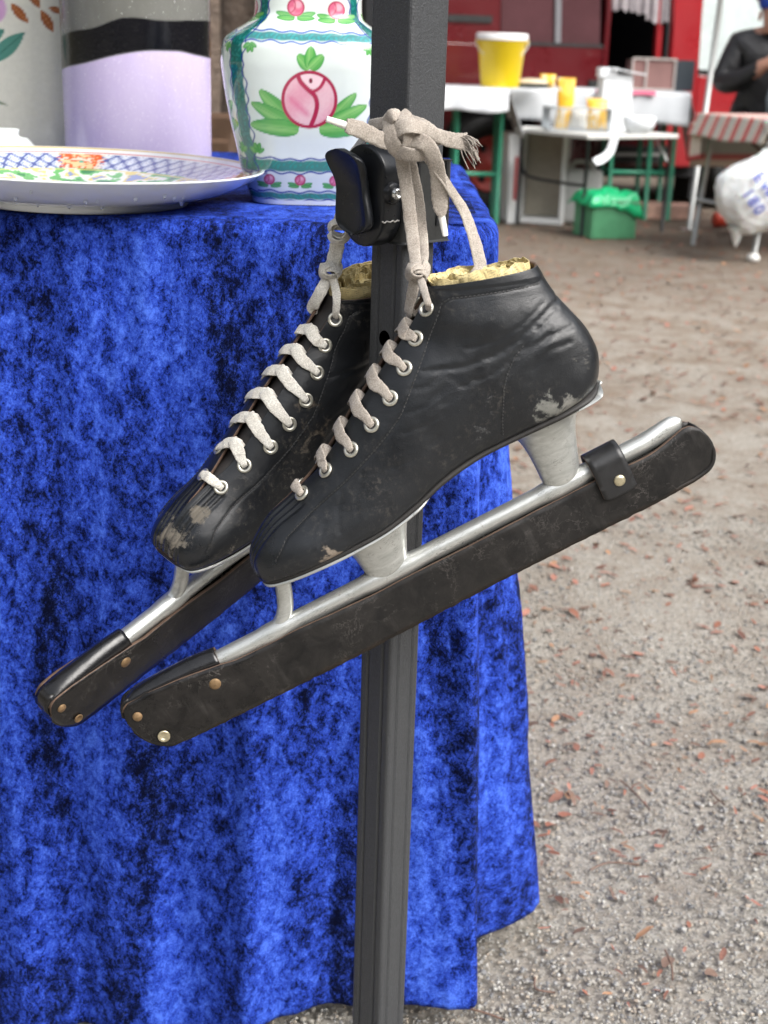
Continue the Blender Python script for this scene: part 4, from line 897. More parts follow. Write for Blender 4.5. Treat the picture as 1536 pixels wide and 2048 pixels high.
# ------------------------------------------------------------------ vase painted with roses
def build_rose_vase():
    sil = V3([(110, 412), (113, 404), (116, 395), (125, 368), (133, 342), (140, 305), (151, 258), (160, 211), (167, 164), (170, 131), (165, 96), (146, 77), (121, 61), (107, 47), (104, 20), (106, -10), (114, -45), (124, -62), (121, -64), (108, -58)])
    SC = 2150.; SZ = 2245.; zs = smooth_path(np.column_stack([sil[:, 0]/SC, (413-sil[:, 1])/SZ, 0*sil[:, 0]]), 340)
    n = 760; th = np.arange(n)*2*math.pi/n+math.pi/2
    e = 2/3.4; cx = np.sign(np.cos(th))*np.abs(np.cos(th))**e; cy = np.sign(np.sin(th))*np.abs(np.sin(th))**e
    # even out spacing on the flat faces
    dd = np.concatenate([[0], np.cumsum(np.hypot(np.diff(cx), np.diff(cy)))]); tt = np.interp(np.linspace(0, dd[-1], n), dd, np.arange(n)); cx = np.interp(tt, np.arange(n), cx); cy = np.interp(tt, np.arange(n), cy)
    R = zs[:, 0][:, None]; v = np.stack([R*cx, R*cy, zs[:, 1][:, None]+0*cx], -1).reshape(-1, 3)
    hw = np.repeat(zs[:, 0], n); ax = np.tile(cx, len(zs)); ay = np.tile(cy, len(zs))
    front = (np.abs(ay) >= np.abs(ax)); q = np.where(front, ax*np.where(ay < 0, 1, -1), ay*np.where(ax > 0, 1, -1))   # across each face, -1..1
    SC = 2240.; X = q*hw*SC; Y = 413-v[:, 2]*SZ; col = np.tile(V3((.62, .68, .655)), (len(v), 1))
    wob = np.sin(Y*.19)*2.2+np.sin(Y*.07+1)*2; wobx = np.sin(X*.16+1)*1.8+np.sin(X*.05)*1.4
    nz = np.sin(X*.37+np.sin(Y*.23)*2)*np.sin(Y*.31+np.sin(X*.19)*2)
    def put(mk, c_, o=1.):
        o = np.clip(mk.astype(float)*o, 0, 1)[:, None]; col[:] = col*(1-o)+V3(c_)*o
    def soft(d, w=1.2): return np.clip(.5-d/(2*w), 0, 1)      # 1 inside a signed distance
    DG = (.008, .115, .105); LG = (.02, .19, .20); BL = (.012, .03, .22); GR = (.09, .34, .08); GR2 = (.04, .25, .06); PK = (.62, .24, .33); RD = (.30, .018, .055)
    def leafshape(x0, y0, x1, y1, w):
        dx, dy = x1-x0, y1-y0; L = math.hypot(dx, dy); t = ((X-x0)*dx+(Y-y0)*dy)/L/L; s_ = ((X-x0)*-dy+(Y-y0)*dx)/L
        prof = w*np.sqrt(np.clip(np.sin(np.clip(t, 0, 1)**.75*math.pi), 0, 1)); d = np.where((t > 0) & (t < 1), np.abs(s_)-prof, 9)
        m_ = soft(d, 1.); put(m_, tuple(V3(GR)*1.0)); put(m_*soft(np.abs(s_+w*.15)-w*.35, 3)*.7, (.25, .50, .17)); put(soft(np.abs(d+1.2)-1.1, .8)*(t > .03)*(t < .98), GR2, .75); put(m_*soft(np.abs(s_)-.8, 1)*.5, GR2)
    def sprig(x, y, s_=1., up=1, fl=1):
        for (a, b_) in ((-14, -8), (-5, -19), (6, -20), (15, -10)): leafshape(x, y, x+a*s_*fl, y+b_*s_*up, 5*s_)
    def rose(x, y, r_):
        for sx in (-1, 1):
            leafshape(x+sx*2, y+r_*1.15, x+sx*r_*2.3, y+r_*.55, r_*.38); leafshape(x+sx*2, y+r_*1.2, x+sx*r_*2.2, y+r_*1.15, r_*.33)
        d = np.hypot(X-x, (Y-y)*1.02)-r_; put(soft(d, 1.2), (.58, .13, .22)); put(soft(np.hypot(X-x-r_*.25, Y-y+r_*.3)-r_*.42, 2.5)*.65, (.80, .48, .54)); put(soft(np.hypot(X-x+r_*.4, Y-y-r_*.3)-r_*.3, 2.5)*.5, (.76, .38, .46)); put(soft(np.abs(d+1.3)-1.3, .9), RD, .8); put(soft(np.abs(np.hypot(X-x+r_*.9, Y-y+r_*.2)-r_*.85)-1.2, 1.2)*soft(d+2, 1), RD, .7)
    # bands
    def hband(y0, y1, c_, edge): put(soft(np.maximum(y0-(Y+wobx*.6), (Y+wobx*.6)-y1), 1.5), tuple(V3(c_)*1.0), .93); put(soft(np.maximum(y0-Y, Y-y1), 1)*(nz > .35), tuple(V3(c_)*1.8+.01), .5); put(soft(np.abs(Y-y0+3+wobx)-1.7, 1), edge, .95); put(soft(np.abs(Y-y1-3+wobx*1.2)-1.7, 1), edge, .95)
    hband(79, 93, LG, (.03, .09, .36)); hband(322, 343, (.01, .15, .115), BL); hband(388, 400, (.01, .16, .12), BL); hband(-6, 0, (.03, .1, .4), BL)
    # corner stripes run the height of the body and the neck
    for sg in (-1, 1):
        xs = sg*.80*hw*SC; mk = soft(np.abs(X-xs+wob*.5)-(9.5*hw*SC/165), 1.2)*(Y < 345); put(mk, DG); put(mk*(nz > .2), (.02, .22, .2), .6)
        for e_ in (-1, 1): put(soft(np.abs(X-xs+e_*(11.5*hw*SC/165)+wob*1.1*e_)-1.6, .9)*(Y < 345), BL, .9)
    put(soft(np.maximum(343-Y, Y-352), 1)*(np.abs(X) > .6*hw*SC), BL, .6)
    # big rose
    cx_, cy_, rr = 0, 203, 54
    for sx in (-1, 1):
        leafshape(cx_+sx*22, cy_+57, cx_+sx*98, cy_-16, 17) if sx < 0 else leafshape(cx_+sx*40, cy_+40, cx_+sx*92, cy_-14, 12)
        leafshape(cx_+sx*22, cy_+57, cx_+sx*114, cy_+8, 15); leafshape(cx_+sx*20, cy_+58, cx_+sx*116, cy_+50, 17)
    for (a, b_) in ((-24, -84), (2, -100), (26, -84)): leafshape(cx_, cy_-58, cx_+a, cy_+b_, 12)
    d = np.hypot(X-cx_, Y-cy_)-rr; ins = soft(d, 1.5); sh = np.clip(.5+.5*np.sin((X-cx_)*.06+(Y-cy_)*.05)+.15*nz, 0, 1); put(ins, (.64, .30, .38)); put(ins*sh*.7, (.72, .52, .56))
    put(ins*soft(np.abs((X-cx_+22)*.66-(Y-cy_-12)*.75)-5, 5)*soft(np.hypot(X-cx_+20, Y-cy_-12)-26, 6)*.6, (.56, .10, .22))
    def stroke(pts, w):
        L = smooth_path([(a, b_, 0) for a, b_ in pts], 24)[:, :2]; dm = np.full(len(X), 99.)
        near = ins > 0
        for a, b_ in zip(L[:-1], L[1:]):
            ab = b_-a; t = np.clip(((X[near]-a[0])*ab[0]+(Y[near]-a[1])*ab[1])/(ab@ab), 0, 1); dm[near] = np.minimum(dm[near], np.hypot(X[near]-a[0]-t*ab[0], Y[near]-a[1]-t*ab[1]))
        put(soft(dm-w, 1)*ins, (.36, .022, .07))
    put(ins*soft(np.hypot(X-cx_-4, (Y-cy_+42))-24, 2)*.8, (.80, .62, .66))
    stroke([(cx_-24, cy_-48), (cx_-18, cy_-34), (cx_-4, cy_-20), (cx_+10, cy_-8), (cx_+15, cy_+8), (cx_+12, cy_+28), (cx_+2, cy_+54)], 4.4); stroke([(cx_+30, cy_-42), (cx_+22, cy_-26), (cx_+10, cy_-17), (cx_, cy_-17)], 3.2)
    put(soft(np.hypot(X-cx_-2, (Y-cy_+36)*.75)-3.6, .9), (.16, .008, .03)); put(soft(np.abs(d+2)-3.2, 1), (.34, .02, .065))
    for xx in (-78, -16, 54): rose(xx, 361, 11)
    for xx, yy in ((-27, 31), (53, 34)): rose(xx, yy, 17)
    # corner sprigs
    for sg in (-1, 1):
        sprig(sg*116, 100, .9, -1, sg); sprig(sg*102, 308, 1., 1, sg); sprig(sg*158, 102, .7, -1, sg); sprig(sg*137, 305, .7, 1, sg)
    put(soft(403-Y, 2), (.75, .79, .78))
    fc = grid_faces(len(zs), n, True)+[tuple(range(n))[::-1]]
    o = mesh_obj('rose_vase', v, fc, painted('vase_glaze', .10, .05, 45, coat=.4), col=np.clip(col, 0, 1))
    p = at(615, 413, 1.30); o.location = (p[0]-.0045, 1.352, ZT+.001); o.rotation_euler = (0, 0, R_(5))
    tag(o, 'white ceramic vase painted with pink roses and green bands beside the pole', 'vase')
build_rose_vase()

# ------------------------------------------------------------------ lavender cylinder vase, square canister, lidded dish
def build_lavender():
    Yc = 1.585; p = at(278, 300, Yc); R = .0765; Ht = .34; n = 200; zs = np.concatenate([[0, .0015], np.linspace(.003, Ht, 240)])
    th = np.arange(n)*2*math.pi/n; v = np.stack([np.outer(np.where(zs < .001, R-.003, R), np.cos(th)), np.outer(np.where(zs < .001, R-.003, R), np.sin(th)), np.repeat(zs[:, None], n, 1)], -1).reshape(-1, 3)
    m_, nn, l, b = nmat('lavender_and_black_glass'); co = coords(nn); a = nn.new('ShaderNodeVertexColor'); a.layer_name = 'Col'
    x = v[:, 0]; z = v[:, 2]; sgn = np.sign(v[:, 1])
    base = at(278, 100, Yc-.0765)[2]-ZT
    S_ = 2800/1.475; xp = x*S_; sm = lambda v_, a, b_: sum(np.interp(v_+o_, a, b_) for o_ in np.linspace(-22, 22, 9))/9; lo = base+(100-sm(xp, [-145, -133, -78, -13, 42, 117, 135], [148, 140, 130, 112, 102, 102, 115]))/S_; hi = base+(100-sm(xp, [-140, -128, -93, -53, -18, 12, 82, 122], [84, 77, 67, 65, 47, 40, 47, 42]))/S_
    col = np.zeros((len(v), 3)); lav = sstep(.0015, -.0015, z-lo); blk = sstep(.0012, -.0012, z-hi)*(1-lav); col[:, 0] = lav; col[:, 1] = blk
    sep = nn.new('ShaderNodeSeparateColor'); l.new(a.outputs[0], sep.inputs[0])
    f = noise_n(nn, l, mapping(nn, l, co, (25, 25, 6)), 1, 6, .7); f2 = noise_n(nn, l, co, 300, 4, .7)
    clear = mix_n(nn, l, f, (.17, .17, .15), (.36, .36, .33)); clear = mix_n(nn, l, ramp_n(nn, l, f2, [(.58, 0.), (.75, .35)]), clear, (.75, .75, .74))
    lavc = mix_n(nn, l, f, (.47, .38, .62), (.62, .55, .72)); lavc = mix_n(nn, l, ramp_n(nn, l, f2, [(.55, 0.), (.75, .6)]), lavc, (.75, .70, .82))
    c = mix_n(nn, l, sep.outputs[0], clear, lavc); c = mix_n(nn, l, sep.outputs[1], c, (.006, .006, .008)); l.new(c, b.inputs['Base Color'])
    l.new(ramp_n(nn, l, f2, [(.45, .06), (.7, .3)]), b.inputs['Roughness']); bump_n(nn, l, b, f2, .15, .001)
    # upper part is fogged glass
    tr = math_n(nn, l, 'SUBTRACT', 1., math_n(nn, l, 'ADD', sep.outputs[0], sep.outputs[1], True)); l.new(math_n(nn, l, 'MULTIPLY', tr, .45), b.inputs['Transmission Weight'])
    o = mesh_obj('cylinder_vase', v, grid_faces(len(zs), n, True)+[tuple(range(n))[::-1]], m_, col=col); o.modifiers.new('t', 'SOLIDIFY').thickness = .003
    o.location = (p[0], Yc, ZT+.001)
    tag(o, 'tall cylinder vase with lavender base and wavy black band behind the plate', 'vase')
build_lavender()
def build_canister():
    Yf = 1.60; xr = at(143, 150, Yf)[0]; W_ = .19; n = 300; zs = np.linspace(0, .36, 260)
    e = 2/9.; th = np.arange(n)*2*math.pi/n+math.pi/2; cx = np.sign(np.cos(th))*np.abs(np.cos(th))**e; cy = np.sign(np.sin(th))*np.abs(np.sin(th))**e
    dd = np.concatenate([[0], np.cumsum(np.hypot(np.diff(cx), np.diff(cy)))]); tt = np.interp(np.linspace(0, dd[-1], n), dd, np.arange(n)); cx = np.interp(tt, np.arange(n), cx); cy = np.interp(tt, np.arange(n), cy)
    h = W_/2; v = np.stack([h*cx+0*zs[:, None], h*.6*cy+0*zs[:, None], zs[:, None]+0*cx], -1).reshape(-1, 3)
    col = np.tile(V3((.60, .595, .51)), (len(v), 1)); S_ = 2800/1.61
    X = 143-(h-v[:, 0])*S_; z0 = at(70, 0, Yf)[2]-ZT; Y = (z0-v[:, 2])*S_; fr2 = v[:, 1] < 0
    def leaf2(x0, y0, x1, y1, w, c_, c2):
        dx, dy = x1-x0, y1-y0; L = math.hypot(dx, dy); t = ((X-x0)*dx+(Y-y0)*dy)/L/L; s_ = ((X-x0)*-dy+(Y-y0)*dx)/L
        d = np.where((t > 0) & (t < 1), np.abs(s_)-w*np.sin(np.clip(t, 0, 1)*math.pi)**.8, 9); k = (np.clip(.5-d/2, 0, 1)*fr2)[:, None]; col[:] = col*(1-k)+V3(c_)*k
        k = (np.clip(.5-(np.abs(s_)-1)/2, 0, 1)*(d < 0)*fr2)[:, None]; col[:] = col*(1-k)+V3(c2)*k
    br, b2 = (.26, .075, .02), (.42, .17, .07)
    for q in ((60, 42, 28, 8, 9), (108, 58, 84, 18, 9), (128, 22, 100, 14, 6), (138, 60, 127, 42, 5), (85, 16, 60, -20, 8), (50, -4, 20, -30, 9), (120, -10, 95, -40, 8)): leaf2(*q, br, b2)
    for q in ((-20, 118, 52, 60, 15), (-40, 90, 15, 55, 12)): leaf2(*q, (.07, .22, .17), (.03, .12, .1))
    d = np.hypot(X+8, Y-18)-28; k = (np.clip(.5-d/4, 0, 1)*fr2)[:, None]; col[:] = col*(1-k)+V3((.50, .30, .48))*k; leaf2(-30, 180, 12, 194, 2.5, (.1, .15, .08), (.1, .15, .08))
    o = mesh_obj('ceramic_canister', v, grid_faces(260, n, True)+[tuple(range(n))[::-1], tuple(range(259*n, 260*n))], painted('canister_glaze', .22, .06, 180, coat=.2), col=np.clip(col, 0, 1))
    o.location = (xr-h, Yf+h*.6+.012, ZT+.001)
    tag(o, 'square beige ceramic canister painted with brown leaves at the left edge', 'canister')
build_canister()
p = at(-8, 300, 1.53)
dish = thing('lidded_dish', 'small white porcelain lidded dish half out of view behind the plate', 'dish', (p[0], 1.53, ZT+.001))
wp = simple('white_porcelain', (.78, .83, .83), .12, var=.02, bump=0, coat=.3)
zt_ = at(-8, 258, 1.53)[2]-ZT
MB().lathe(smooth_path([(0, 0, 0), (.025, 0, 0), (.03, .004, 0), (.036, .02, 0), (.040, zt_-.025, 0), (.0405, zt_-.022, 0)], 30)[:, :2], 60).build('bowl', wp, dish, True)
lid = MB().lathe([(.0405, zt_-.022), (.042, zt_-.0205), (.041, zt_-.018), (.033, zt_-.0095), (.025, zt_-.0085), (.0245, zt_-.005), (.0255, zt_-.001), (.023, zt_), (0, zt_+.001)], 60).build('lid', wp, dish, True)

# ------------------------------------------------------------------ market background: ground points found where the legs stand
GREEN = simple('green_painted_steel', (.03, .22, .13), .45, var=.2)
BLACKM = simple('black_steel', (.015, .016, .017), .5); GREYM = simple('galvanised_steel', (.40, .41, .40), .4, .6)
WHITEC = white_cloth('white_paper_cover', (.56, .58, .60)); FOAM = simple('polystyrene', (.72, .73, .72), .8, var=.06, nscale=90, bump=.3, bscale=140, bdist=.003)
RED = simple('red_car_paint', (.075, .0012, .004), .3, var=.06, nscale=2, bump=0, coat=.6)
REDB = simple('bright_red_car_paint', (.27, .010, .015), .3, var=.06, nscale=2, bump=0, coat=.5)
RUBBER = simple('tyre_rubber', (.012, .012, .012), .8); DARK = simple('dark_interior', (.008, .008, .010), .8)
def glass_mat(name, c, rough=.08):
    m_, n, l, b = nmat(name); f = noise_n(n, l, coords(n), 5, 6, .7); l.new(mix_n(n, l, f, tuple(x*.6 for x in c), tuple(min(1, x*1.5) for x in c)), b.inputs['Base Color']); setp(b, rough=rough, spec=.8, coat=.5); return m_
def drape(P0, P1, drop, name, mat, parent, amp=.012, seed=0, flare=.03, n=40, z0=None, outward=None, col=None):
    """cloth edge hanging from P0-P1"""
    P0, P1 = V3(P0), V3(P1); d = P1-P0; L = np.linalg.norm(d); o = V3(outward) if outward is not None else V3((d[1], -d[0], 0))/L; v = []; 
    for j in range(8):
        q = j/7
        for i in range(n):
            t_ = i/(n-1); v.append(P0+d*t_+o*(flare*q+amp*q*math.sin(t_*L*17+seed)+amp*.5*q*math.sin(t_*L*41+seed*3))+V3((0, 0, -drop*q*(1+.05*math.sin(t_*9+seed)))))
    w = mesh_obj(name, v, grid_faces(8, n), mat, parent, col=col); w.modifiers.new('t', 'SOLIDIFY').thickness = .003; return w

# long white-covered trestle tables with green frames
def beer_table(label, x0, x1, y0, y1, z, legs, drop, seed):
    t_ = thing('trestle_table', label, 'table', ((x0+x1)/2, (y0+y1)/2, 0), group='green framed trestle tables'); ox, oy = (x0+x1)/2, (y0+y1)/2
    MB().box((0, 0, z-.014), (x1-x0, y1-y0, .025)).build('table_top', simple('table_board', (.5, .4, .25), .6), t_)
    for lx in legs:
        for ly in (y0+.05, y1-.05): MB().tube([(lx-ox, ly-oy, 0), (lx-ox, ly-oy, z-.03)], .014, 8).build('leg', GREEN, t_, True)
        MB().tube([(lx-ox, y0+.05-oy, .27), (lx-ox, y1-.05-oy, .27)], .011, 8).build('leg_brace', GREEN, t_, True)
    MB().tube([(min(legs)-ox, y0+.055-oy, .275), (max(legs)-ox, y0+.055-oy, .275)], .013, 8).build('rail', GREEN, t_, True)
    c = thing('paper_tablecloth', 'white cover on the '+label.split(' ', 1)[1] if False else 'white paper cover over the '+label, 'tablecloth', (ox, oy, 0))
    MB().box((0, 0, z+.001), (x1-x0+.02, y1-y0+.02, .004)).build('cover_top', WHITEC, c)
    drape((x0-ox-.01, y0-oy-.01, z), (x1-ox+.01, y0-oy-.01, z), drop, 'front_drop', WHITEC, c, seed=seed)
    drape((x1-ox+.01, y0-oy-.01, z), (x1-ox+.01, y1-oy, z), drop*2.1, 'end_drop', WHITEC, c, seed=seed+2, outward=(1, 0, 0), flare=.10)
    return t_
xa = at(1008, 300, 8.1)[0]
beer_table('nearer green framed trestle table with the yellow bucket on it', at(835, 200, 8.1)[0], xa, 8.1, 8.6, .745, [at(912, 300, 8.15)[0], xa-.02], .125, 1)
xb0, xb1 = xa+.05, at(1372, 250, 8.55)[0]
beer_table('farther green framed trestle table with the glass case on it', xb0, xb1, 8.55, 9.0, .742, [at(1224, 300, 8.6)[0], at(1300, 300, 8.6)[0], xb1-.05], .185, 4)

# yellow bucket
b0 = at(1000, 161, 8.28); bk = thing('bucket', 'yellow plastic bucket with white lid on the white covered table', 'bucket', (b0[0], 8.28, .748)); BH = at(1000, 78, 8.28)[2]-.748
YEL = simple('yellow_plastic', (.80, .58, .005), .35, var=.06, nscale=4, bump=0)
MB().lathe([(0, 0), (.105, 0), (.108, .004), (.134, BH-.02), (.137, BH-.018), (.138, BH), (.13, BH)], 40).build('body', YEL, bk, True)
MB().lathe([(.145, BH-.006), (.147, BH+.022), (.142, BH+.03), (.125, BH+.026), (0, BH+.024)], 40).build('lid', simple('white_plastic', (.78, .78, .77), .4, bump=0), bk, True)
MB().tube([(.148*math.cos(a), -.148*math.sin(a)*.5-.02, BH-.01-.10*math.sin(a)) for a in np.linspace(0, math.pi, 20)], .003, 6).build('handle', simple('clear_plastic', (.6, .6, .55), .3), bk, True)
for s_ in (-1, 1): MB().box((s_*.142, -.01, BH-.02), (.012, .03, .03), b=.003).build('handle_lug', YEL, bk)

# things on the tables
p = at(1065, 160, 8.4); dsh_ = thing('serving_tray', 'low oval tray of pale food next to the yellow bucket', 'tray', (p[0], 8.38, .748))
MB().lathe([(0, 0), (.09, 0), (.12, .025), (.118, .027), (.09, .006), (0, .006)], 30).build('dish', simple('dark_tray', (.06, .07, .06), .4), dsh_, True)
MB().lathe([(.112, .020), (.09, .042), (.04, .05), (0, .05)], 30).build('food', simple('pale_dough', (.62, .52, .38), .7, var=.3, nscale=20), dsh_, True)
POUCH = None
def pouch_mat():
    m_, n, l, b = nmat('yellow_snack_bag'); co = coords(n); f = noise_n(n, l, co, 14, 5, .6, .6)
    l.new(ramp_n(n, l, f, [(.36, (.75, .72, .65)), (.46, (.80, .50, .03)), (.62, (.74, .33, .02))]), b.inputs['Base Color']); setp(b, rough=.3, coat=.3); return m_
POUCH = pouch_mat()
def pouch(label, c, w, h, seed, mat=None):
    v = []; n, k = 13, 15; r = random.Random(seed)
    for side in (-1, 1):
        for i in range(k):
            t_ = i/(k-1)
            for j in range(n):
                q = j/(n-1)*2-1; th = .22*w*math.sqrt(max(0, 1-q*q))*math.sin(min(1, t_*1.05)*math.pi)**.6
                v.append((q*w/2*(1-.1*math.sin(t_*math.pi))+.03*w*mnoise.noise(Vector((q*2, t_*4, seed))), side*(th+.02*w*mnoise.noise(Vector((q*4, t_*5, seed+side)))), t_*h))
    o = mesh_obj('snack_bag', v, grid_faces(k, n)+[f[::-1] for f in grid_faces(k, n, off=n*k)], mat or POUCH); o.location = c; o.rotation_euler = (R_(-6), 0, R_(r.uniform(-20, 20))); return tag(o, label, 'snack bag')
q = at(1095, 160, 8.35); pouch('small crumpled yellow bag on the table edge right of the tray', (q[0], 8.33, .75), .09, .075, 4)

# low camp table, corner towards the camera
NC, LC = V3((1.02, 7.66, 0)), V3((.69, 8.18, 0)); ex = (LC-NC); lw = np.linalg.norm(ex); ex /= lw; ey2 = V3((ex[1], -ex[0], 0)); ln_ = .62; ZC = .535
ct = thing('camp_table', 'low grey folding camp table with black legs holding a wire basket', 'table', NC)
cm = Matrix(((ex[0], ey2[0], 0), (ex[1], ey2[1], 0), (0, 0, 1)))
ang_ = math.atan2(ex[1], ex[0])
def cpnt(a, b_, z): return ex*a+ey2*b_+V3((0, 0, z))
MB().box(cpnt(lw/2, ln_/2, ZC-.012), (lw+.03, ln_+.03, .024), rz=ang_, b=.006).build('table_top', simple('grey_white_table', (.55, .55, .52), .5), ct)
for a, b_ in ((0.02, .02), (lw-.02, .02), (.02, ln_-.02), (lw-.02, ln_-.02)): MB().tube([cpnt(a, b_, 0), cpnt(a, b_, ZC-.02)], .011, 8).build('leg', BLACKM, ct, True)
MB().tube(smooth_path([cpnt(lw-.02, .02, ZC-.12), cpnt(lw-.03, .03, .30), cpnt(lw-.12, .03, .27), cpnt(lw/2, .03, .265), cpnt(.12, .03, .265), cpnt(.02, .02, .27)], 30), .009, 8).build('brace', BLACKM, ct, True)
MB().tube([cpnt(.02, ln_-.12, ZC-.03), cpnt(.02, ln_-.02, .38)], .006, 8).build('strut', GREYM, ct, True)
# wire basket with bags
_q = at(1152, 250, 8.05); bc = V3((_q[0], 8.05, ZC+.001)); BW, BD, BHt = .34, .22, .12
wb = thing('wire_basket', 'grey wire basket holding yellow snack bags on the camp table', 'basket', bc, R_(4))
wm = simple('grey_wire', (.33, .36, .38), .45, .4); mbk = MB()
for z in (0.004, BHt): mbk.tube([(-BW/2, -BD/2, z), (BW/2, -BD/2, z), (BW/2, BD/2, z), (-BW/2, BD/2, z), (-BW/2, -BD/2, z)], .004 if z < .1 else .006, 6)
mbk.build('frame', wm, wb, True)
for i in range(17):
    x = -BW/2+BW*i/16
    for y in (-BD/2, BD/2): MB().tube([(x, y, .004), (x, y, BHt)], .0030, 5).build('wire', wm, wb, True)
for i in range(1, 10):
    y = -BD/2+BD*i/10
    for x in (-BW/2, BW/2): MB().tube([(x, y, .004), (x, y, BHt)], .0030, 5).build('wire', wm, wb, True)
MB().box((0, 0, .004), (BW, BD, .004)).build('base', simple('grey_base', (.35, .37, .4), .6), wb)
def bask(a, b_): 
    M3 = Matrix.Rotation(R_(4), 3, 'Z'); return V3(M3 @ Vector((a, b_, 0)))+bc+V3((0, 0, .008))
pouch('tall yellow snack bag standing at the left in the wire basket', bask(-.07, -.02), .10, .27, 11)
pouch('short yellow snack bag at the right in the wire basket', bask(.105, -.03), .12, .165, 12)
pouch('white snack bag leaning in the middle of the wire basket', bask(.0, -.05), .1, .12, 14, simple('white_bag', (.7, .68, .62), .4))
# white carton and slip of paper
cb = thing('white_carton', 'tall white carton with open flap standing on the camp table', 'carton', V3((at(1224, 250, 8.22)[0], 8.22, ZC+.001)), R_(8))
wc = simple('white_card', (.74, .77, .79), .6, var=.03, bump=0)
MB().box((0, 0, .15), (.17, .12, .30), b=.003).build('body', wc, cb); MB().box((.05, -.02, .318), (.20, .16, .006), tilt=Matrix.Rotation(R_(8), 3, 'Y')).build('flap', wc, cb); MB().box((-.06, -.03, .31), (.10, .08, .05), b=.003).build('inner_box', wc, cb)
MB_ = MB(); pth = [cpnt(.02, .15, ZC+.002), cpnt(-.02, .16, ZC-.02), cpnt(-.03, .12, ZC-.10), cpnt(-.035, .03, ZC-.14)]
MB_.add(*ribbon([NC+q for q in pth], [V3((-.3, -1, .3))]*4, .045, .0015, 20)); o = MB_.build('paper_strip', wc, None, True); tag(o, 'white strip of paper hanging off the camp table edge', 'paper')
tb = MB().lathe([(0, 0), (.06, .0), (.085, .04), (.09, .085), (.07, .09), (0, .085)], 24).build('white_bowl', wc, None, True); tb.location = NC+cpnt(.06, .40, ZC+.001); tag(tb, 'round white bowl at the right of the white carton', 'bowl')

# glass display case on the far table
gx = at(1318, 150, 8.75); gcase = thing('display_case', 'metal framed glass display case on the farther white table', 'display case', (gx[0], 8.75, .747))
cw = at(1377, 150, 8.7)[0]-at(1253, 150, 8.7)[0]; chh = at(1318, 118, 8.7)[2]-.747
MB().box((-cw*.15, 0, chh/2), (cw*.68, .26, chh-.012)).build('glass_box', glass_mat('pinkish_glass', (.26, .15, .14)), gcase); MB().box((cw*.345, 0, chh/2), (cw*.30, .27, chh-.006)).build('dark_panel', simple('slate_panel', (.03, .04, .05), .5), gcase)
fm = simple('bright_frame', (.6, .55, .52), .35, .5)
for x in (-cw*.495, -cw*.27, cw*.185):
    MB().box((x, -.135, chh/2), (.012, .012, chh)).build('post', fm, gcase)
for z in (.006, chh): MB().box((-cw*.15, -.135, z), (cw*.70, .013, .012)).build('frame_bar', fm, gcase)
o = drape((gx[0]-.40, 8.535, .746), (gx[0]-.05, 8.535, .746), .022, 'red_napkin', simple('pink_red_cloth', (.55, .12, .2), .8), None); tag(o, 'red patterned napkin edge under the glass display case', 'napkin')

# under the tables
def foam_open_box():
    x0, x1 = at(1055, 400, 8.22)[0], at(1128, 400, 8.22)[0]; h = .535; w = x1-x0+.06; t_ = thing('foam_box', 'tall white polystyrene box standing on end under the camp table', 'foam box', ((x0+x1)/2-.015, 8.28, 0), R_(-14))
    mb = MB()
    for (c, d) in (((-w/2+.012, 0, h/2), (.024, .16, h)), ((w/2-.012, 0, h/2), (.024, .16, h)), ((0, 0, .015), (w-.049, .16, .03)), ((0, 0, h-.015), (w-.049, .16, .03)), ((0, .07, h/2), (w-.049, .02, h-.061))): mb.box(c, d)
    mb.build('shell', FOAM, t_, bevel=.004); MB().box((0, .045, h/2), (w-.06, .02, h-.07)).build('lining', simple('beige_board', (.34, .31, .25), .8), t_)
foam_open_box()
x = at(1020, 400, 8.25)[0]; o = MB().box((0, 0, .25), (.075, .30, .50), b=.006).build('foam_slab', FOAM); o.location = (x+.01, 8.33, 0); o.rotation_euler = (0, R_(-1.5), R_(4)); tag(o, 'white polystyrene slab upright beside the green table leg', 'foam slab')
o = MB().box((0, 0, .12), (.018, .03, .24), b=.003).build('red_stick', REDB); o.location = (at(1025, 400, 8.12)[0]+.01, 8.12, .14); o.rotation_euler = (0, 0, 0); tag(o, 'thin red upright strip in front of the polystyrene slab', 'strip')
jx = at(1162, 400, 8.3)[0]; jc = thing('water_canister', 'pale grey plastic canister between the foam box and green crate', 'canister', (jx, 8.3, 0)); jm = simple('milky_plastic', (.50, .51, .50), .4, var=.08)
MB().box((0, 0, .155), (.22, .16, .31), b=.03).build('body', jm, jc, True); MB().tube(smooth_path([(-.07, 0, .30), (-.05, 0, .345), (.04, 0, .345), (.06, 0, .30)], 16), .014, 8).build('handle', jm, jc, True); MB().lathe([(.025, .30), (.025, .335), (0, .336)], 16, (-.085, 0, 0)).build('cap', jm, jc, True)
gcx = V3(((at(1168, 470, 7.6)[0]+at(1262, 470, 7.6)[0])/2, 7.74, 0)); gw = at(1262, 470, 7.6)[0]-at(1168, 470, 7.6)[0]
gc = thing('green_crate', 'green plastic crate with bright green bag on the ground', 'crate', gcx, R_(16)); GC = simple('green_crate_plastic', (.10, .33, .17), .45, var=.15)
mb = MB(); gh = .20
for (c, d) in (((0, -.12, gh/2), (gw, .012, gh)), ((0, .12, gh/2), (gw, .012, gh)), ((-gw/2, 0, gh/2), (.012, .228, gh)), ((gw/2, 0, gh/2), (.012, .228, gh)), ((0, 0, .006), (gw-.02, .22, .012))): mb.box(c, d)
mb.build('crate_shell', GC, gc)
for i in range(9): MB().box((-gw/2+.02+i*(gw-.04)/8, -.13, gh/2-.01), (.01, .008, gh-.03)).build('rib', GC, gc)
MB().box((0, -.13, gh-.008), (gw+.02, .016, .018)).build('rim', GC, gc)
v = []; n = 34
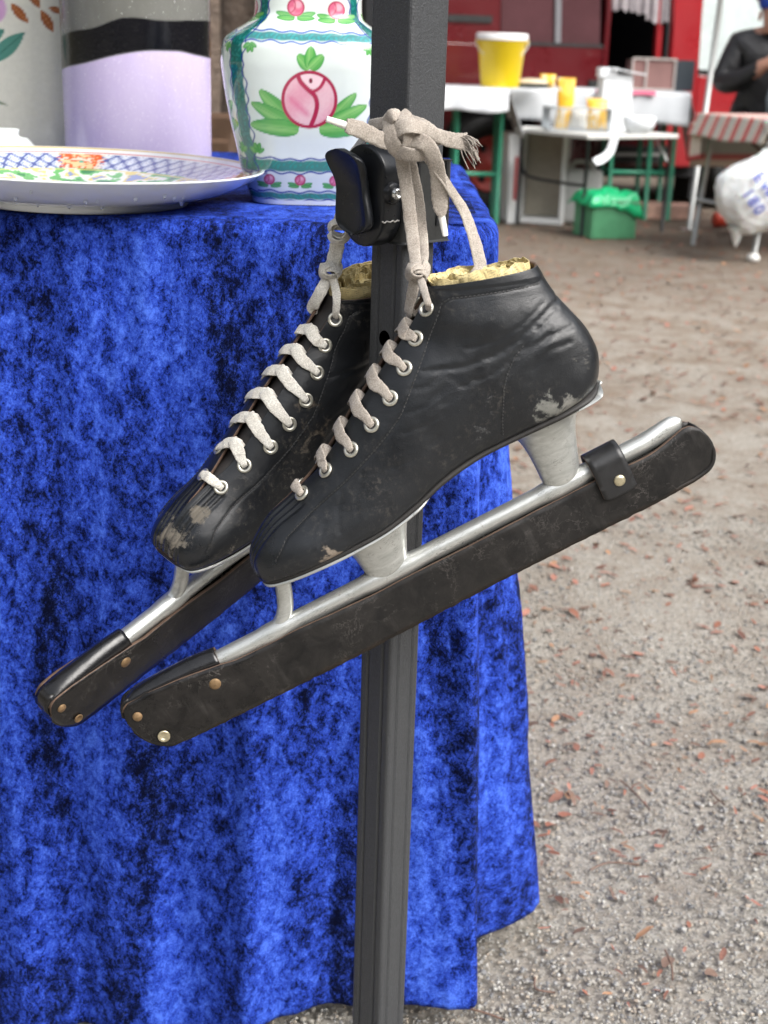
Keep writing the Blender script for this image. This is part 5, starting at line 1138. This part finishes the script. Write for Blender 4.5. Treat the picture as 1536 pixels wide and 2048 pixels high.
for i in range(n):
    for j in range(n):
        a, b_ = i/(n-1)*2-1, j/(n-1)*2-1; rr = max(abs(a), abs(b_)); x, y = a*(gw/2+.035), b_*.15; nz_ = mnoise.noise(Vector((a*1.7, b_*1.7, 4))); n2_ = mnoise.noise(Vector((a*5, b_*5, 9)))
        dr = (.035+.07*max(0, a)+.05*max(0, nz_))*max(0, rr-.80)/.20; z = gh+.03*(1-rr**4)+.035*nz_*(1-.5*rr)+.014*n2_-dr
        v.append((x*(1+.06*nz_), y*(1+.05*n2_), z+.012))
gb = mesh_obj('plastic_bag', v, grid_faces(n, n), simple('bright_green_plastic', (.012, .42, .16), .3, var=.2, nscale=12, bump=.5, bscale=30, bdist=.01), None); gb.location = gcx; gb.rotation_euler = (0, 0, R_(16)); gb.modifiers.new('t', 'SOLIDIFY').thickness = .002
tag(gb, 'bright green plastic bag crumpled over the top of the green crate', 'bag')
# flat cartons in front of the van
for k, (pxa, pxb, zz2, hh, cc) in enumerate(((1200, 1262, .0, .10, (.60, .45, .36)), (1264, 1322, .0, .085, (.62, .38, .30)), (1324, 1384, .0, .08, (.55, .33, .26)))):
    xa_, xb_ = at(pxa, 400, 8.75)[0], at(pxb, 400, 8.75)[0]
    tag(MB().box((0, 0, hh/2+.0), (xb_-xa_, .25, hh), b=.005).build('carton', simple('printed_carton_'+'abc'[k], cc, .8, var=.5, nscale=25)), ['leftmost of the three flat pinkish cartons on the ground before the van', 'middle of the three flat pinkish cartons on the ground before the van', 'rightmost of the three flat pinkish cartons on the ground before the van'][k], 'carton', 'cartons before the van').location = ((xa_+xb_)/2, 8.75, .001)

# striped table on the right
E0, E1 = V3((1.585, 7.46, 0)), V3((1.765, 6.90, 0)); dE = (E1-E0)/np.linalg.norm(E1-E0); dL = V3((-dE[1], dE[0], 0)); ZS = .665
stt = thing('folding_table', 'silver legged folding table under the red striped cloth at the right', 'table', E0); WE = np.linalg.norm(E1-E0); LS = 1.3
tc = dE*WE/2+dL*LS/2
MB().box((tc[0], tc[1], ZS-.014), (LS, WE+.10, .024), rz=math.atan2(dL[1], dL[0])).build('table_top', simple('table_laminate', (.4, .36, .3), .6), stt)
for k, e in enumerate((V3((0, 0, 0)), E1-E0)):
    for s_ in (0, LS-.1): MB().tube([e+dL*s_, e+dL*(s_+.06)-(dE*.0)+V3((0, 0, ZS-.03))], .013, 10).build('leg', GREYM, stt, True)
    if k: MB().lathe([(0, .0), (.03, .002), (.032, .02), (.024, .034), (0, .04)], 20, e).build('leg_foot', simple('white_foot', (.75, .75, .72), .5), stt, True)
MB().tube([V3((0, 0, .235)), (E1-E0)+V3((0, 0, .235))], .011, 8).build('brace', GREYM, stt, True)
MB().tube([dE*.1+dL*.10+V3((0, 0, ZS-.04)), dE*.1+dL*.5+V3((0, 0, .33))], .009, 8).build('strut', simple('brown_strut', (.09, .06, .05), .6), stt, True)
def stripes(u, v_):
    c = np.tile(V3((.72, .62, .52)), (len(u), 1)); k = u % .105
    def put(mk, q): c[mk] = V3(q)
    put((k < .040), (.52, .055, .06)); put((k > .010) & (k < .016), (.74, .55, .48)); put((k > .05) & (k < .085), (.40, .42, .38)); w = (k > .05) & (k < .085) & (np.sin(v_*260)*np.sin(u*420) > .1); put(w, (.66, .62, .55)); return c
scl = thing('striped_tablecloth', 'red and grey striped cloth over the folding table at the right', 'tablecloth', E0)
SM = painted('woven_stripes', .9, .1)
def cloth_patch(name, f, nu, nv, colf):
    P = []; uu = []; vv_ = []
    for i in range(nu):
        for j in range(nv): a, b_ = i/(nu-1), j/(nv-1); P.append(f(a, b_)); q = colf(a, b_); uu.append(q[0]); vv_.append(q[1])
    o = mesh_obj(name, P, grid_faces(nu, nv), SM, scl, col=stripes(np.array(uu), np.array(vv_))); o.modifiers.new('t', 'SOLIDIFY').thickness = .003
A0 = dE*-.06; A1 = dE*(WE+.07)
cloth_patch('cloth_top', lambda a, b_: A0+(A1-A0)*a+dL*(LS*b_-.02)+V3((0, 0, ZS+.003)), 120, 20, lambda a, b_: (a*(WE+.13), b_*LS))
cloth_patch('end_drop', lambda a, b_: A0+(A1-A0)*a-dL*(.02+.045*b_)+V3((0, 0, ZS+.003-.115*b_+.006*math.sin(a*9)*b_)), 160, 10, lambda a, b_: (a*(WE+.13), b_*.1))
cloth_patch('rear_drop', lambda a, b_: A0+dL*(LS*a-.02)-dE*(.02*b_+.008*math.sin(a*30)*b_)+V3((0, 0, ZS+.002-.27*b_)), 80, 12, lambda a, b_: (.045 if b_ > .9 else (.02 if b_ > .75 else .06), a*2))
cloth_patch('front_drop', lambda a, b_: A1+dL*(LS*a-.02)+dE*(.02*b_+.008*math.sin(a*30)*b_)+V3((0, 0, ZS+.002-.20*b_)), 80, 12, lambda a, b_: (a*LS, b_*.2))
cloth_patch('corner_fold', lambda a, b_: A0-dL*(.05-.02*a)+dE*(.10*a)+V3((0, 0, ZS-.05-.19*b_+.02*a)), 14, 14, lambda a, b_: (.02 if (b_ > .85 or a < .2) else .095, b_*.1))

# knotted carrier bag with handwriting
def build_bag():
    Yb = 6.84; c = at(1514, 380, Yb); bg = thing('carrier_bag', 'full white plastic carrier bag with blue handwriting at the right edge', 'bag', c)
    rx, rz, ry = .195, .205, .11; n, k = 60, 44; v = []
    for i in range(k):
        ph = math.pi*i/(k-1)
        for j in range(n):
            th = 2*math.pi*j/n; q = Vector((math.sin(ph)*math.cos(th), math.sin(ph)*math.sin(th), math.cos(ph)))
            s_ = 1+.10*mnoise.noise(q*2.2+Vector((3, 1, 0)))+.05*mnoise.noise(q*6); x, y, z = q.x*rx*s_, q.y*ry*s_, q.z*rz*s_
            if q.z > .3: x *= 1-.72*(q.z-.3)/.7; y *= 1-.5*(q.z-.3)/.7; x += .07*(q.z-.3)
            v.append((x, y, z))
    m_, nn, l, b = nmat('white_polythene'); co = coords(nn); f = noise_n(nn, l, co, 12, 5, .6); l.new(mix_n(nn, l, f, (.66, .70, .70), (.82, .84, .83)), b.inputs['Base Color']); setp(b, rough=.35, trans=.0, sss=.2); bump_n(nn, l, b, noise_n(nn, l, co, 18, 6, .6, 1.), .5, .02)
    o = mesh_obj('bag_body', v, grid_faces(k, n, True), m_, bg)
    MB().lathe([(.0, .21), (.045, .22), (.02, .25), (.05, .30), (.065, .33), (.03, .335)], 18, (.055, 0, -.01)).build('bag_knot', m_, bg, True); MB().lathe([(0, -.27), (.012, -.25), (.03, -.20), (.05, -.17)], 12, (-.075, 0, -.005)).build('bag_corner', m_, bg, True)
    ink = simple('blue_marker', (.06, .09, .45), .6, bump=0)
    for txt, cx, cz in (('EWA', .020, .012), ('180', -.042, -.045)):
        cu = bpy.data.curves.new('writing', 'FONT'); cu.body = txt; cu.size = .075; cu.align_x = 'CENTER'; cu.align_y = 'CENTER'; cu.space_character = 1.25; cu.offset = .0015
        to = bpy.data.objects.new('writing', cu); COL.objects.link(to); bpy.context.view_layer.update(); me = bpy.data.meshes.new_from_object(to.evaluated_get(bpy.context.evaluated_depsgraph_get())); bpy.data.objects.remove(to)
        bm = bmesh.new(); bm.from_mesh(me); bmesh.ops.triangulate(bm, faces=bm.faces[:]); bmesh.ops.subdivide_edges(bm, edges=bm.edges[:], cuts=1); ca, sa = math.cos(R_(-50)), math.sin(R_(-50))
        for w_ in bm.verts:
            x, z = w_.co.x*ca-w_.co.y*sa+cx, w_.co.x*sa+w_.co.y*ca+cz; q = max(0, 1-(x/rx)**2-(z/rz)**2); w_.co = Vector((x, -ry*1.09*math.sqrt(q)-.008, z))
        bm.to_mesh(me); bm.free(); me.materials.append(ink); o2 = bpy.data.objects.new('writing', me); COL.objects.link(o2); o2.parent = o
build_bag()
rc = at(1428, 440, 8.3); o = MB().lathe([(0, 0), (.04, 0), (.042, .005), (.042, .07), (.035, .08), (.0, .081)], 20).build('red_tin', simple('red_print', (.6, .06, .03), .4, var=.4, nscale=30), None, True); o.location = (rc[0], 8.3, .045); o.rotation_euler = (0, R_(90), R_(10)); tag(o, 'small red and yellow tin lying on the ground under the striped table', 'tin')
# silver tent pole behind the striped table
tp = at(1421, 160, 8.12); tpl = thing('tent_pole', 'thin silver tent pole behind the striped table', 'pole', (tp[0]-.04, 8.12, 0)); MB().tube([(0, 0, 0), (.10, 0, 2.3)], .016, 12).build('tube', GREYM, tpl, True); MB().box((0, 0, .004), (.09, .09, .008)).build('base_plate', GREYM, tpl)

# ------------------------------------------------------------------ red van
VL, VR = V3((.545, 8.95, 0)), V3((2.27, 9.55, 0)); dV = (VR-VL)/np.linalg.norm(VR-VL); WB = np.linalg.norm(VR-VL); nV = V3((dV[1], -dV[0], 0))
van = thing('red_van', 'red van with its side door open behind the market tables', 'van', VL, math.atan2(dV[1], dV[0]))
def vp(px, py):
    """position along and above the van's near side of a point seen in the photo"""
    d = _FW+_RR*(px-768)/FPX+_UU*(1024-py)/FPX; o_ = VL+nV*.16; t_ = ((o_-_CC)@nV)/(d@nV); p_ = _CC+d*t_; return float((p_-VL)@dV), float(p_[2])
YS = -.16                                             # near side of the body in the van's frame
def panel(name, poly, y0, y1, mat, parent=None, bevel=.0): return MB().prism(poly, y0, y1).build(name, mat, parent or van, bevel=bevel)
xW0, zW = vp(1000, 84); xW1, zW1 = vp(1207, 101); xD0 = vp(1216, 100)[0]; xD1 = vp(1345, 100)[0]; xP1 = vp(1393, 100)[0]; xF = vp(1400, 100)[0]; zB = .27; zR = 1.75; xL = -1.2
zw = (zW+zW1)/2
panel('side_panel_rear', [(xL, zB), (-.36, zB), (-.34, .44), (-.24, .60), (-.05, .66), (.05, .66), (.24, .60), (.34, .44), (.36, zB), (xD0, zB), (xD0, zw), (xL, zw)], YS, YS+.05, RED, bevel=.003)
panel('side_panel_upper', [(xL, zw+.001), (xW0, zw+.001), (xW0-.03, zR), (xL, zR)], YS+.004, YS+.05, RED)
wn_ = panel('side_window', [(xW0+.012, zw+.012), (xD0-.05, zw+.012), (xD0-.085, zR-.2), (xW0-.015, zR-.2)], YS+.014, YS+.03, glass_mat('tinted_glass', (.07, .03, .034), .12))
panel('window_seal', [(xW0-.02, zw), (xD0-.03, zw), (xD0-.03, zw+.02), (xW0-.02, zw+.02)], YS-.004, YS+.02, RUBBER, wn_)
xm = (xW0+xD0)/2+.02; panel('window_divider', [(xm-.018, zw+.015), (xm+.018, zw+.015), (xm-.01, zR-.2), (xm-.05, zR-.2)], YS-.002, YS+.02, simple('grey_seal', (.14, .14, .15), .5), wn_)
panel('door_edge', [(xD0-.045, zB), (xD0, zB), (xD0, 1.2), (xD0-.05, zR), (xD0-.085, zR), (xD0-.03, 1.2)], YS-.012, YS+.045, RED, bevel=.006)
panel('trim_strip', [(xL, zw-.02+.14), (xW0-.06, zw-.02+.14), (xW0-.06, zw+.16), (xL, zw+.16)], YS-.008, YS+.01, RUBBER)
MB().box((xD0-.085, YS-.008, .74), (.07, .03, .10), b=.006).build('door_handle', RUBBER, van)
panel('sill', [(xD0, zB), (xD1+.01, zB), (xD1+.01, .46), (xD0, .46)], YS+.001, YS+.06, RED, bevel=.01)
stp = panel('step', [(xD0-.02, .30), (xD1, .30), (xD1, .40), (xD0-.02, .40)], YS-.04, YS-.0, RUBBER); panel('step_edge', [(xD0-.02, .34), (xD1, .34), (xD1, .36), (xD0-.02, .36)], YS-.05, YS-.041, GREYM, stp)
panel('pillar', [(xD1-.008, zB), (xF, zB), (xF, .95), (xF-.02, zR), (xD1-.06, zR), (xD1-.01, 1.1)], YS-.006, YS+.05, REDB, bevel=.012)
panel('pillar_inner', [(xD1-.07, .46), (xD1-.03, .46), (xD1-.06, zR), (xD1-.10, zR)], YS+.06, YS+.10, REDB)
xE = xF+.62
panel('front_door', [(xF+.001, zB), (xF+.02, zB), (WB-.36, zB), (WB-.33, .45), (WB-.2, .6), (WB, .65), (WB+.2, .6), (WB+.33, .45), (WB+.36, zB), (xE+.35, zB), (xE+.35, .62), (xE+.05, .80), (xF+.001, .84)], YS, YS+.05, REDB, bevel=.012)
fw_ = panel('front_window', [(xF+.01, .86), (xE-.02, .84), (xE-.14, 1.16), (xE-.28, 1.36), (xF-.01, 1.42)], YS+.012, YS+.03, glass_mat('sky_painted_glass', (.50, .56, .55), .1))  # white sky reflection painted into the window's base colour
panel('window_rail', [(xF, .84), (xE+.04, .80), (xE+.04, .84), (xF, .87)], YS-.004, YS+.02, RUBBER, fw_)
MB().tube(smooth_path([(xF-.01, YS+.02, 1.44), (xE-.30, YS+.02, 1.38), (xE-.13, YS+.02, 1.18), (xE+.02, YS+.02, .84)], 24), .028, 8).build('window_frame', RED, van, True)
panel('cab_roof', [(xF-.01, 1.47), (xE-.28, 1.41), (xE-.05, 1.2), (xE-.02, 1.5), (xE-.3, zR+.1), (xF-.01, zR+.1)], YS+.03, YS+.6, simple('cream_roof', (.70, .68, .56), .5))
# cabin shell so that the open door shows a dark inside
mb = MB(); x0_, x1_ = xL, xE
for (c, d) in ((((x0_+x1_)/2, YS+1.5, 1.0), (x1_-x0_, .04, 1.46)), (((x0_+xF)/2, YS+.78, zR), (xF-x0_, 1.45, .04)), (((x0_+x1_)/2, YS+.78, .45), (x1_-x0_, 1.42, .04)), ((x0_, YS+.78, 1.0), (.04, 1.4, 1.4)), ((xD1+.02, YS+.8, 1.0), (.03, 1.3, 1.1)), ((xD0-.12, YS+.8, 1.08), (.03, 1.3, 1.2))): mb.box(c, d)
mb.build('cabin_shell', DARK, van)
# bundled curtain at the top of the door opening
v = []
for i in range(60):
    for j in range(10):
        a, b_ = i/59, j/9; x = xD0-.02+(xD1-xD0+.0)*a; z0_ = vp(1280, 0)[1]+.25; dz_ = .25+vp(1280, 0)[1]-vp(1280, 22+22*sstep(.45, .8, np.array(a)))[1]
        v.append((x, YS+.05+.025*math.sin(a*38)*b_+.01*math.sin(a*90), z0_-dz_*b_+.01*math.sin(a*55)))
cu_ = mesh_obj('door_curtain', v, grid_faces(60, 10), simple('grey_curtain', (.33, .30, .31), .8, var=.3, nscale=14), van)
# wheels
def wheel(cx):
    w = MB(); q = Matrix.Rotation(R_(90), 3, 'X'); c = (cx, YS+.08, .285)
    ty = w.lathe([(.17, -.075), (.25, -.085), (.28, -.07), (.285, 0), (.28, .07), (.25, .085), (.17, .075), (.17, -.075)], 40, c, M=q).build('wheel', RUBBER, van, True)
    MB().lathe([(.172, .02), (.172, .068), (.155, .075), (.14, .05), (.07, .045), (.05, .07), (0, .072)], 36, c, M=q).build('rim', simple('red_rim', (.40, .05, .04), .45), ty, True)
    for k in range(6):
        a = k*math.pi/3; MB().lathe([(.022, .053), (.018, .054), (0, .054)], 12, (cx+.105*math.cos(a), YS+.08, .285+.105*math.sin(a)), M=q).build('rim_hole', DARK, ty, True)
    MB().box((cx, YS+.22, .36), (.74, .20, .60)).build('wheel_arch', DARK, van)
wheel(0); wheel(WB)
panel('bumper', [(xE+.33, .3), (xE+.46, .32), (xE+.46, .5), (xE+.33, .52)], YS-.02, YS+1.4, RUBBER, bevel=.02)
panel('underbody', [(xL, .20), (xE+.3, .20), (xE+.3, .268), (xL, .268)], YS+.10, YS+1.4, DARK)

# ------------------------------------------------------------------ seated person at the right edge
def build_person():
    Yp = 8.42; c = at(1532, 170, Yp); ox = c[0]; z = lambda py: float(at(1520, py, Yp)[2]); sh = z(72)
    root = thing('person', 'person in black jacket and blue knit hat seated behind the striped table', 'person', (ox, Yp, 0), R_(-6))
    J = {}; vs = []; es = []; rs = []
    def v(name, p, r, to=None):
        J[name] = len(vs); vs.append(p); rs.append(r)
        if to: es.append((J[to], J[name]))
    hp = sh-.50
    v('pelvis', (0, .05, hp), (.17, .13)); v('waist', (0, .04, hp+.16), (.165, .13), 'pelvis'); v('chest', (0, .02, hp+.34), (.18, .14), 'waist'); v('upper', (0, .02, sh-.04), (.15, .11), 'chest')
    v('neck', (0, -.03, sh+.015), (.06, .06), 'upper'); v('jaw', (0, -.08, sh+.045), (.065, .075), 'neck'); v('head', (0, -.075, sh+.125), (.078, .095), 'jaw'); v('crown', (0, -.065, sh+.20), (.06, .07), 'head')
    for s_, nm_ in ((-1, 'l'), (1, 'r')):
        v(nm_+'sh', (s_*.17, .02, sh-.05), (.085, .085), 'upper'); v(nm_+'el', (s_*.255, -.02, sh-.27), (.078, .078), nm_+'sh'); v(nm_+'fa', (s_*.17, -.16, sh-.24), (.062, .062), nm_+'el'); v(nm_+'wr', (s_*.075, -.25, sh-.17), (.042, .04), nm_+'fa')
        v(nm_+'hand', (s_*.045, -.275, sh-.155), (.032, .028), nm_+'wr'); v(nm_+'kn', (s_*.03, -.295, sh-.145), (.030, .024), nm_+'hand')
        for f_ in range(4):
            b_ = (s_*.018, -.312-.004*f_, sh-.125-.018*f_); v(nm_+'f%d' % f_, b_, (.0095, .0095), nm_+'kn'); v(nm_+'g%d' % f_, (b_[0]-s_*.018, b_[1]-.012, b_[2]-.008), (.009, .009), nm_+'f%d' % f_)
        v(nm_+'th', (s_*.03, -.30, sh-.105), (.011, .011), nm_+'hand'); v(nm_+'tt', (s_*.012, -.32, sh-.098), (.0095, .0095), nm_+'th')
        v(nm_+'hip', (s_*.10, 0, hp-.02), (.11, .11), 'pelvis'); v(nm_+'knee', (s_*.14, -.40, hp-.02), (.075, .075), nm_+'hip'); v(nm_+'ank', (s_*.15, -.38, .09), (.05, .05), nm_+'knee'); v(nm_+'toe', (s_*.16, -.54, .045), (.045, .04), nm_+'ank')
    me = bpy.data.meshes.new('body'); me.from_pydata(vs, es, []); o = bpy.data.objects.new('body', me); COL.objects.link(o)
    bpy.context.view_layer.objects.active = o; md = o.modifiers.new('s', 'SKIN'); md.use_smooth_shade = True
    sv = me.skin_vertices[0].data
    for i, r in enumerate(rs): sv[i].radius = r; sv[i].use_root = (i == 0)
    o.modifiers.new('sub', 'SUBSURF').render_levels = 2; o.modifiers['sub'].levels = 2
    bpy.context.view_layer.update(); nm2 = bpy.data.meshes.new_from_object(o.evaluated_get(bpy.context.evaluated_depsgraph_get())); bpy.data.objects.remove(o)
    skin = simple('skin', (.45, .24, .17), .55, bump=0, sss=.1); jk = simple('black_jacket', (.012, .012, .014), .5, var=.3, nscale=9, bump=.6, bscale=14, bdist=.02); tr = simple('dark_trousers', (.03, .03, .04), .8); shm = simple('dark_shoes', (.02, .018, .016), .5)
    nm2.materials.clear()
    for q in (skin, jk, tr, shm): nm2.materials.append(q)
    for p_ in nm2.polygons:
        x, y, zz2 = p_.center; k = 1
        if zz2 > sh+.012 and abs(x) < .10 and y < .06: k = 0
        elif y < -.243 and abs(x) < .10 and zz2 > sh-.24: k = 0
        elif zz2 < hp+.02: k = 2
        if zz2 < .10: k = 3
        p_.material_index = k; p_.use_smooth = True
    body = bpy.data.objects.new('body', nm2); COL.objects.link(body); body.parent = root
    hz = sh+.125
    MB().lathe([(.088, .02), (.093, .03), (.093, .055), (.09, .07), (.082, .105), (.06, .13), (.0, .14)], 24, (0, -.067, hz)).build('knit_hat', simple('blue_knit', (.012, .05, .33), .9, var=.3, nscale=60), body, True)
    for s_ in (-1, 1):
        MB().add(ICO_V*V3((.012, .008, .009))+V3((s_*.032, -.163, hz-.005)), ICO_F).build('eye', simple('eye', (.05, .04, .035), .2, bump=0), body, True); MB().add(ICO_V*V3((.012, .022, .032))+V3((s_*.082, -.065, hz-.02)), ICO_F).build('ear', skin, body, True)
    MB().add(ICO_V*V3((.014, .024, .026))+V3((0, -.173, hz-.028)), ICO_F).build('nose', skin, body, True); MB().add(ICO_V*V3((.024, .01, .007))+V3((0, -.161, hz-.065)), ICO_F).build('mouth', simple('lips', (.35, .13, .11), .5, bump=0), body, True)
    st2 = thing('folding_stool', 'folding stool under the person at the right edge', 'stool', (ox, Yp+.05, 0)); MB().box((0, 0, hp-.15), (.36, .34, .03), b=.008).build('seat', BLACKM, st2)
    for sx in (-1, 1):
        for sy in (-1, 1): MB().tube([(sx*.15, sy*.14, 0), (sx*.15, sy*.12, hp-.16)], .011, 8).build('leg', GREYM, st2, True)
    # grey cloth bag held in the hands
    hb = MB().lathe([(0, -.30), (.07, -.29), (.085, -.18), (.06, -.06), (.02, .0), (0, .0)], 20).build('cloth_bag', simple('grey_blue_cloth', (.19, .23, .26), .8, var=.2), None, True); hb.location = (ox+.0, Yp-.37, sh-.15); hb.scale = (1, .5, 1); tag(hb, 'grey blue cloth bag held in the hands of the seated person', 'bag')
build_person()

# ------------------------------------------------------------------ trees and crates far behind
BARK = simple('pine_bark', (.115, .085, .065), .9, var=.5, nscale=9, bump=1., bscale=14, bdist=.05)
def leaf_cards(n, rad, c, seed, size=.09):
    r = np.random.default_rng(seed); d = r.normal(size=(n, 3)); d /= np.linalg.norm(d, axis=1)[:, None]; p = d*rad*(r.random((n, 1))**.5)
    keep = np.array([mnoise.noise(Vector(q*.9+seed)) > -.08 for q in p]); p = p[keep]; n = len(p); a = r.normal(size=(n, 3)); a /= np.linalg.norm(a, axis=1)[:, None]; b_ = np.cross(a, r.normal(size=(n, 3))); b_ /= np.linalg.norm(b_, axis=1)[:, None]
    s_ = size*(.6+.8*r.random((n, 1))); v = np.stack([p-a*s_, p-b_*s_*.4, p+a*s_, p+b_*s_*.4], 1).reshape(-1, 3)+V3(c); return v, np.arange(4*n).reshape(-1, 4)
LEAF = simple('leaf_green', (.05, .085, .03), .7, var=.5, nscale=1.5, bump=0)
def tree(label, x, y, r0, seed):
    t_ = thing('pine_tree', label, 'tree', (x, y, 0), group='trees behind the market'); rr = random.Random(seed); pts = [(.1*rr.uniform(-1, 1)*k/4, .1*rr.uniform(-1, 1)*k/4, k*2.2) for k in range(5)]; k = 30
    p_ = smooth_path(pts, k); MB().tube(p_, r0*np.linspace(1.15, .45, k)*(1+.06*np.sin(np.arange(k)*1.7)), 16).build('trunk', BARK, t_, True)
    for q in range(5):
        a = rr.uniform(0, 6.28); b0_ = p_[int(k*.5)+q*3]; MB().tube(smooth_path([b0_, b0_+V3((math.cos(a)*.7, math.sin(a)*.7, .4)), b0_+V3((math.cos(a)*1.5, math.sin(a)*1.5, .6))], 8), np.linspace(r0*.3, r0*.1, 8), 8).build('limb', BARK, t_, True)
    v, f = leaf_cards(2600, V3((1.9, 1.9, 2.0)), (0, 0, 8.0), seed, .11); mesh_obj('crown', v, f, LEAF, t_, False)
pq = at(482, 40, 9.0); tree('brown tree trunk showing left of the rose vase neck', pq[0], 9.0, .125, 1)
pq = at(432, 30, 13.); tree('thin pale trunk between the lavender vase and the rose vase', pq[0]-.12, 13., .20, 2)
pq = at(1545, 20, 13.); tree('trunk behind the seated person', pq[0], 13., .22, 3)
for k, (px, Yt, r0) in enumerate(((250, 15, .2), (-60, 12, .2), (640, 16, .18), (1120, 17, .2), (1320, 15, .2), (880, 19, .22))): pq = at(px, 60, Yt); tree(['trunk far behind the lavender vase', 'trunk far behind the square canister', 'trunk far behind the rose vase', 'trunk far behind the red van roof', 'trunk behind the front of the red van', 'trunk behind the square gazebo pole'][k], pq[0], Yt, r0, 10+k)
# wooded bank closing the view, ringed and raised to block low sky from reflections
v = []; f = []; nb = 0; mb = MB()
na, nr_ = 120, 22; A_, Rr_ = np.meshgrid(np.linspace(0, 2*math.pi, na, endpoint=False), np.linspace(22, 62, nr_), indexing='ij')
P = np.stack([(Rr_*np.cos(A_)).ravel(), (Rr_*np.sin(A_)).ravel()+2, 0*A_.ravel()], 1); P[:, 2] = sstep(21, 34, Rr_.ravel())*13-.05+.6*fbm(P, .15, 2, 4)*sstep(22, 27, Rr_.ravel())
hf = grid_faces(nr_, na, True); P = P.reshape(na, nr_, 3).swapaxes(0, 1).reshape(-1, 3)
o = mesh_obj('sky_blocking_hills', P, hf, simple('leafy_bank', (.07, .07, .04), .9, var=.6, nscale=.7, bump=.6, bscale=2, bdist=.3)); o['kind'] = 'structure'
vv, ff = [], []
r = np.random.default_rng(77)
for k in range(200):
    an = r.uniform(0, 6.28); rd = r.uniform(21, 30)
    a, b_ = leaf_cards(170, V3((1.9, 1.9, 1.9)), (rd*math.cos(an), rd*math.sin(an)+2, r.uniform(.6, 9)), 100+k, .34); ff.append(b_+sum(len(q) for q in vv)); vv.append(a)
o = mesh_obj('undergrowth', np.concatenate(vv), np.concatenate(ff).tolist(), simple('undergrowth_leaf', (.06, .065, .035), .8, var=.6, nscale=.8, bump=0), None, False); tag(o, 'blurred brown green undergrowth far behind the market', 'undergrowth', kind='stuff')
# wooden crates and boards seen between the two vases
def crate(label, px, Yc, z0, w, h, c, seed):
    q = at(px, 200, Yc); t_ = thing('wooden_crate', label, 'crate', (q[0], Yc, z0), R_(10*(-1)**seed), group='crates behind the stall'); m_ = simple('crate_wood_%s' % 'abcd'[seed % 4], c, .8, var=.4, nscale=12)
    nsl = 4
    for k in range(nsl):
        z = h*(k+.5)/nsl
        for y in (-.15, .15): MB().box((0, y, z), (w, .012, h/nsl*.82)).build('slat', m_, t_)
        for x in (-w/2, w/2): MB().box((x, 0, z), (.012, .29, h/nsl*.82)).build('slat', m_, t_)
    for x in (-w/2+.02, w/2-.02):
        for y in (-.135, .135): MB().box((x, y, h/2), (.025, .018, h)).build('corner_post', m_, t_)
    MB().box((0, 0, .008), (w-.03, .27, .012)).build('base', m_, t_)
crate('grey green wooden crate on the ground, lower of the two between the vases', 430, 4.6, .0, .55, .42, (.22, .23, .14), 0)
crate('brown wooden crate standing on the grey green crate between the two vases', 436, 4.6, .425, .45, .30, (.24, .15, .10), 1)
o = MB().box((0, 0, .45), (.09, .02, .9), b=.002).build('wood_board', simple('dark_wood', (.13, .08, .055), .8, var=.4, nscale=15)); q = at(447, 200, 4.2); o.location = (q[0]-.05, 4.2, .002); o.rotation_euler = (R_(-7), R_(9), 0); tag(o, 'dark brown board leaning by the crates left of the rose vase', 'board')
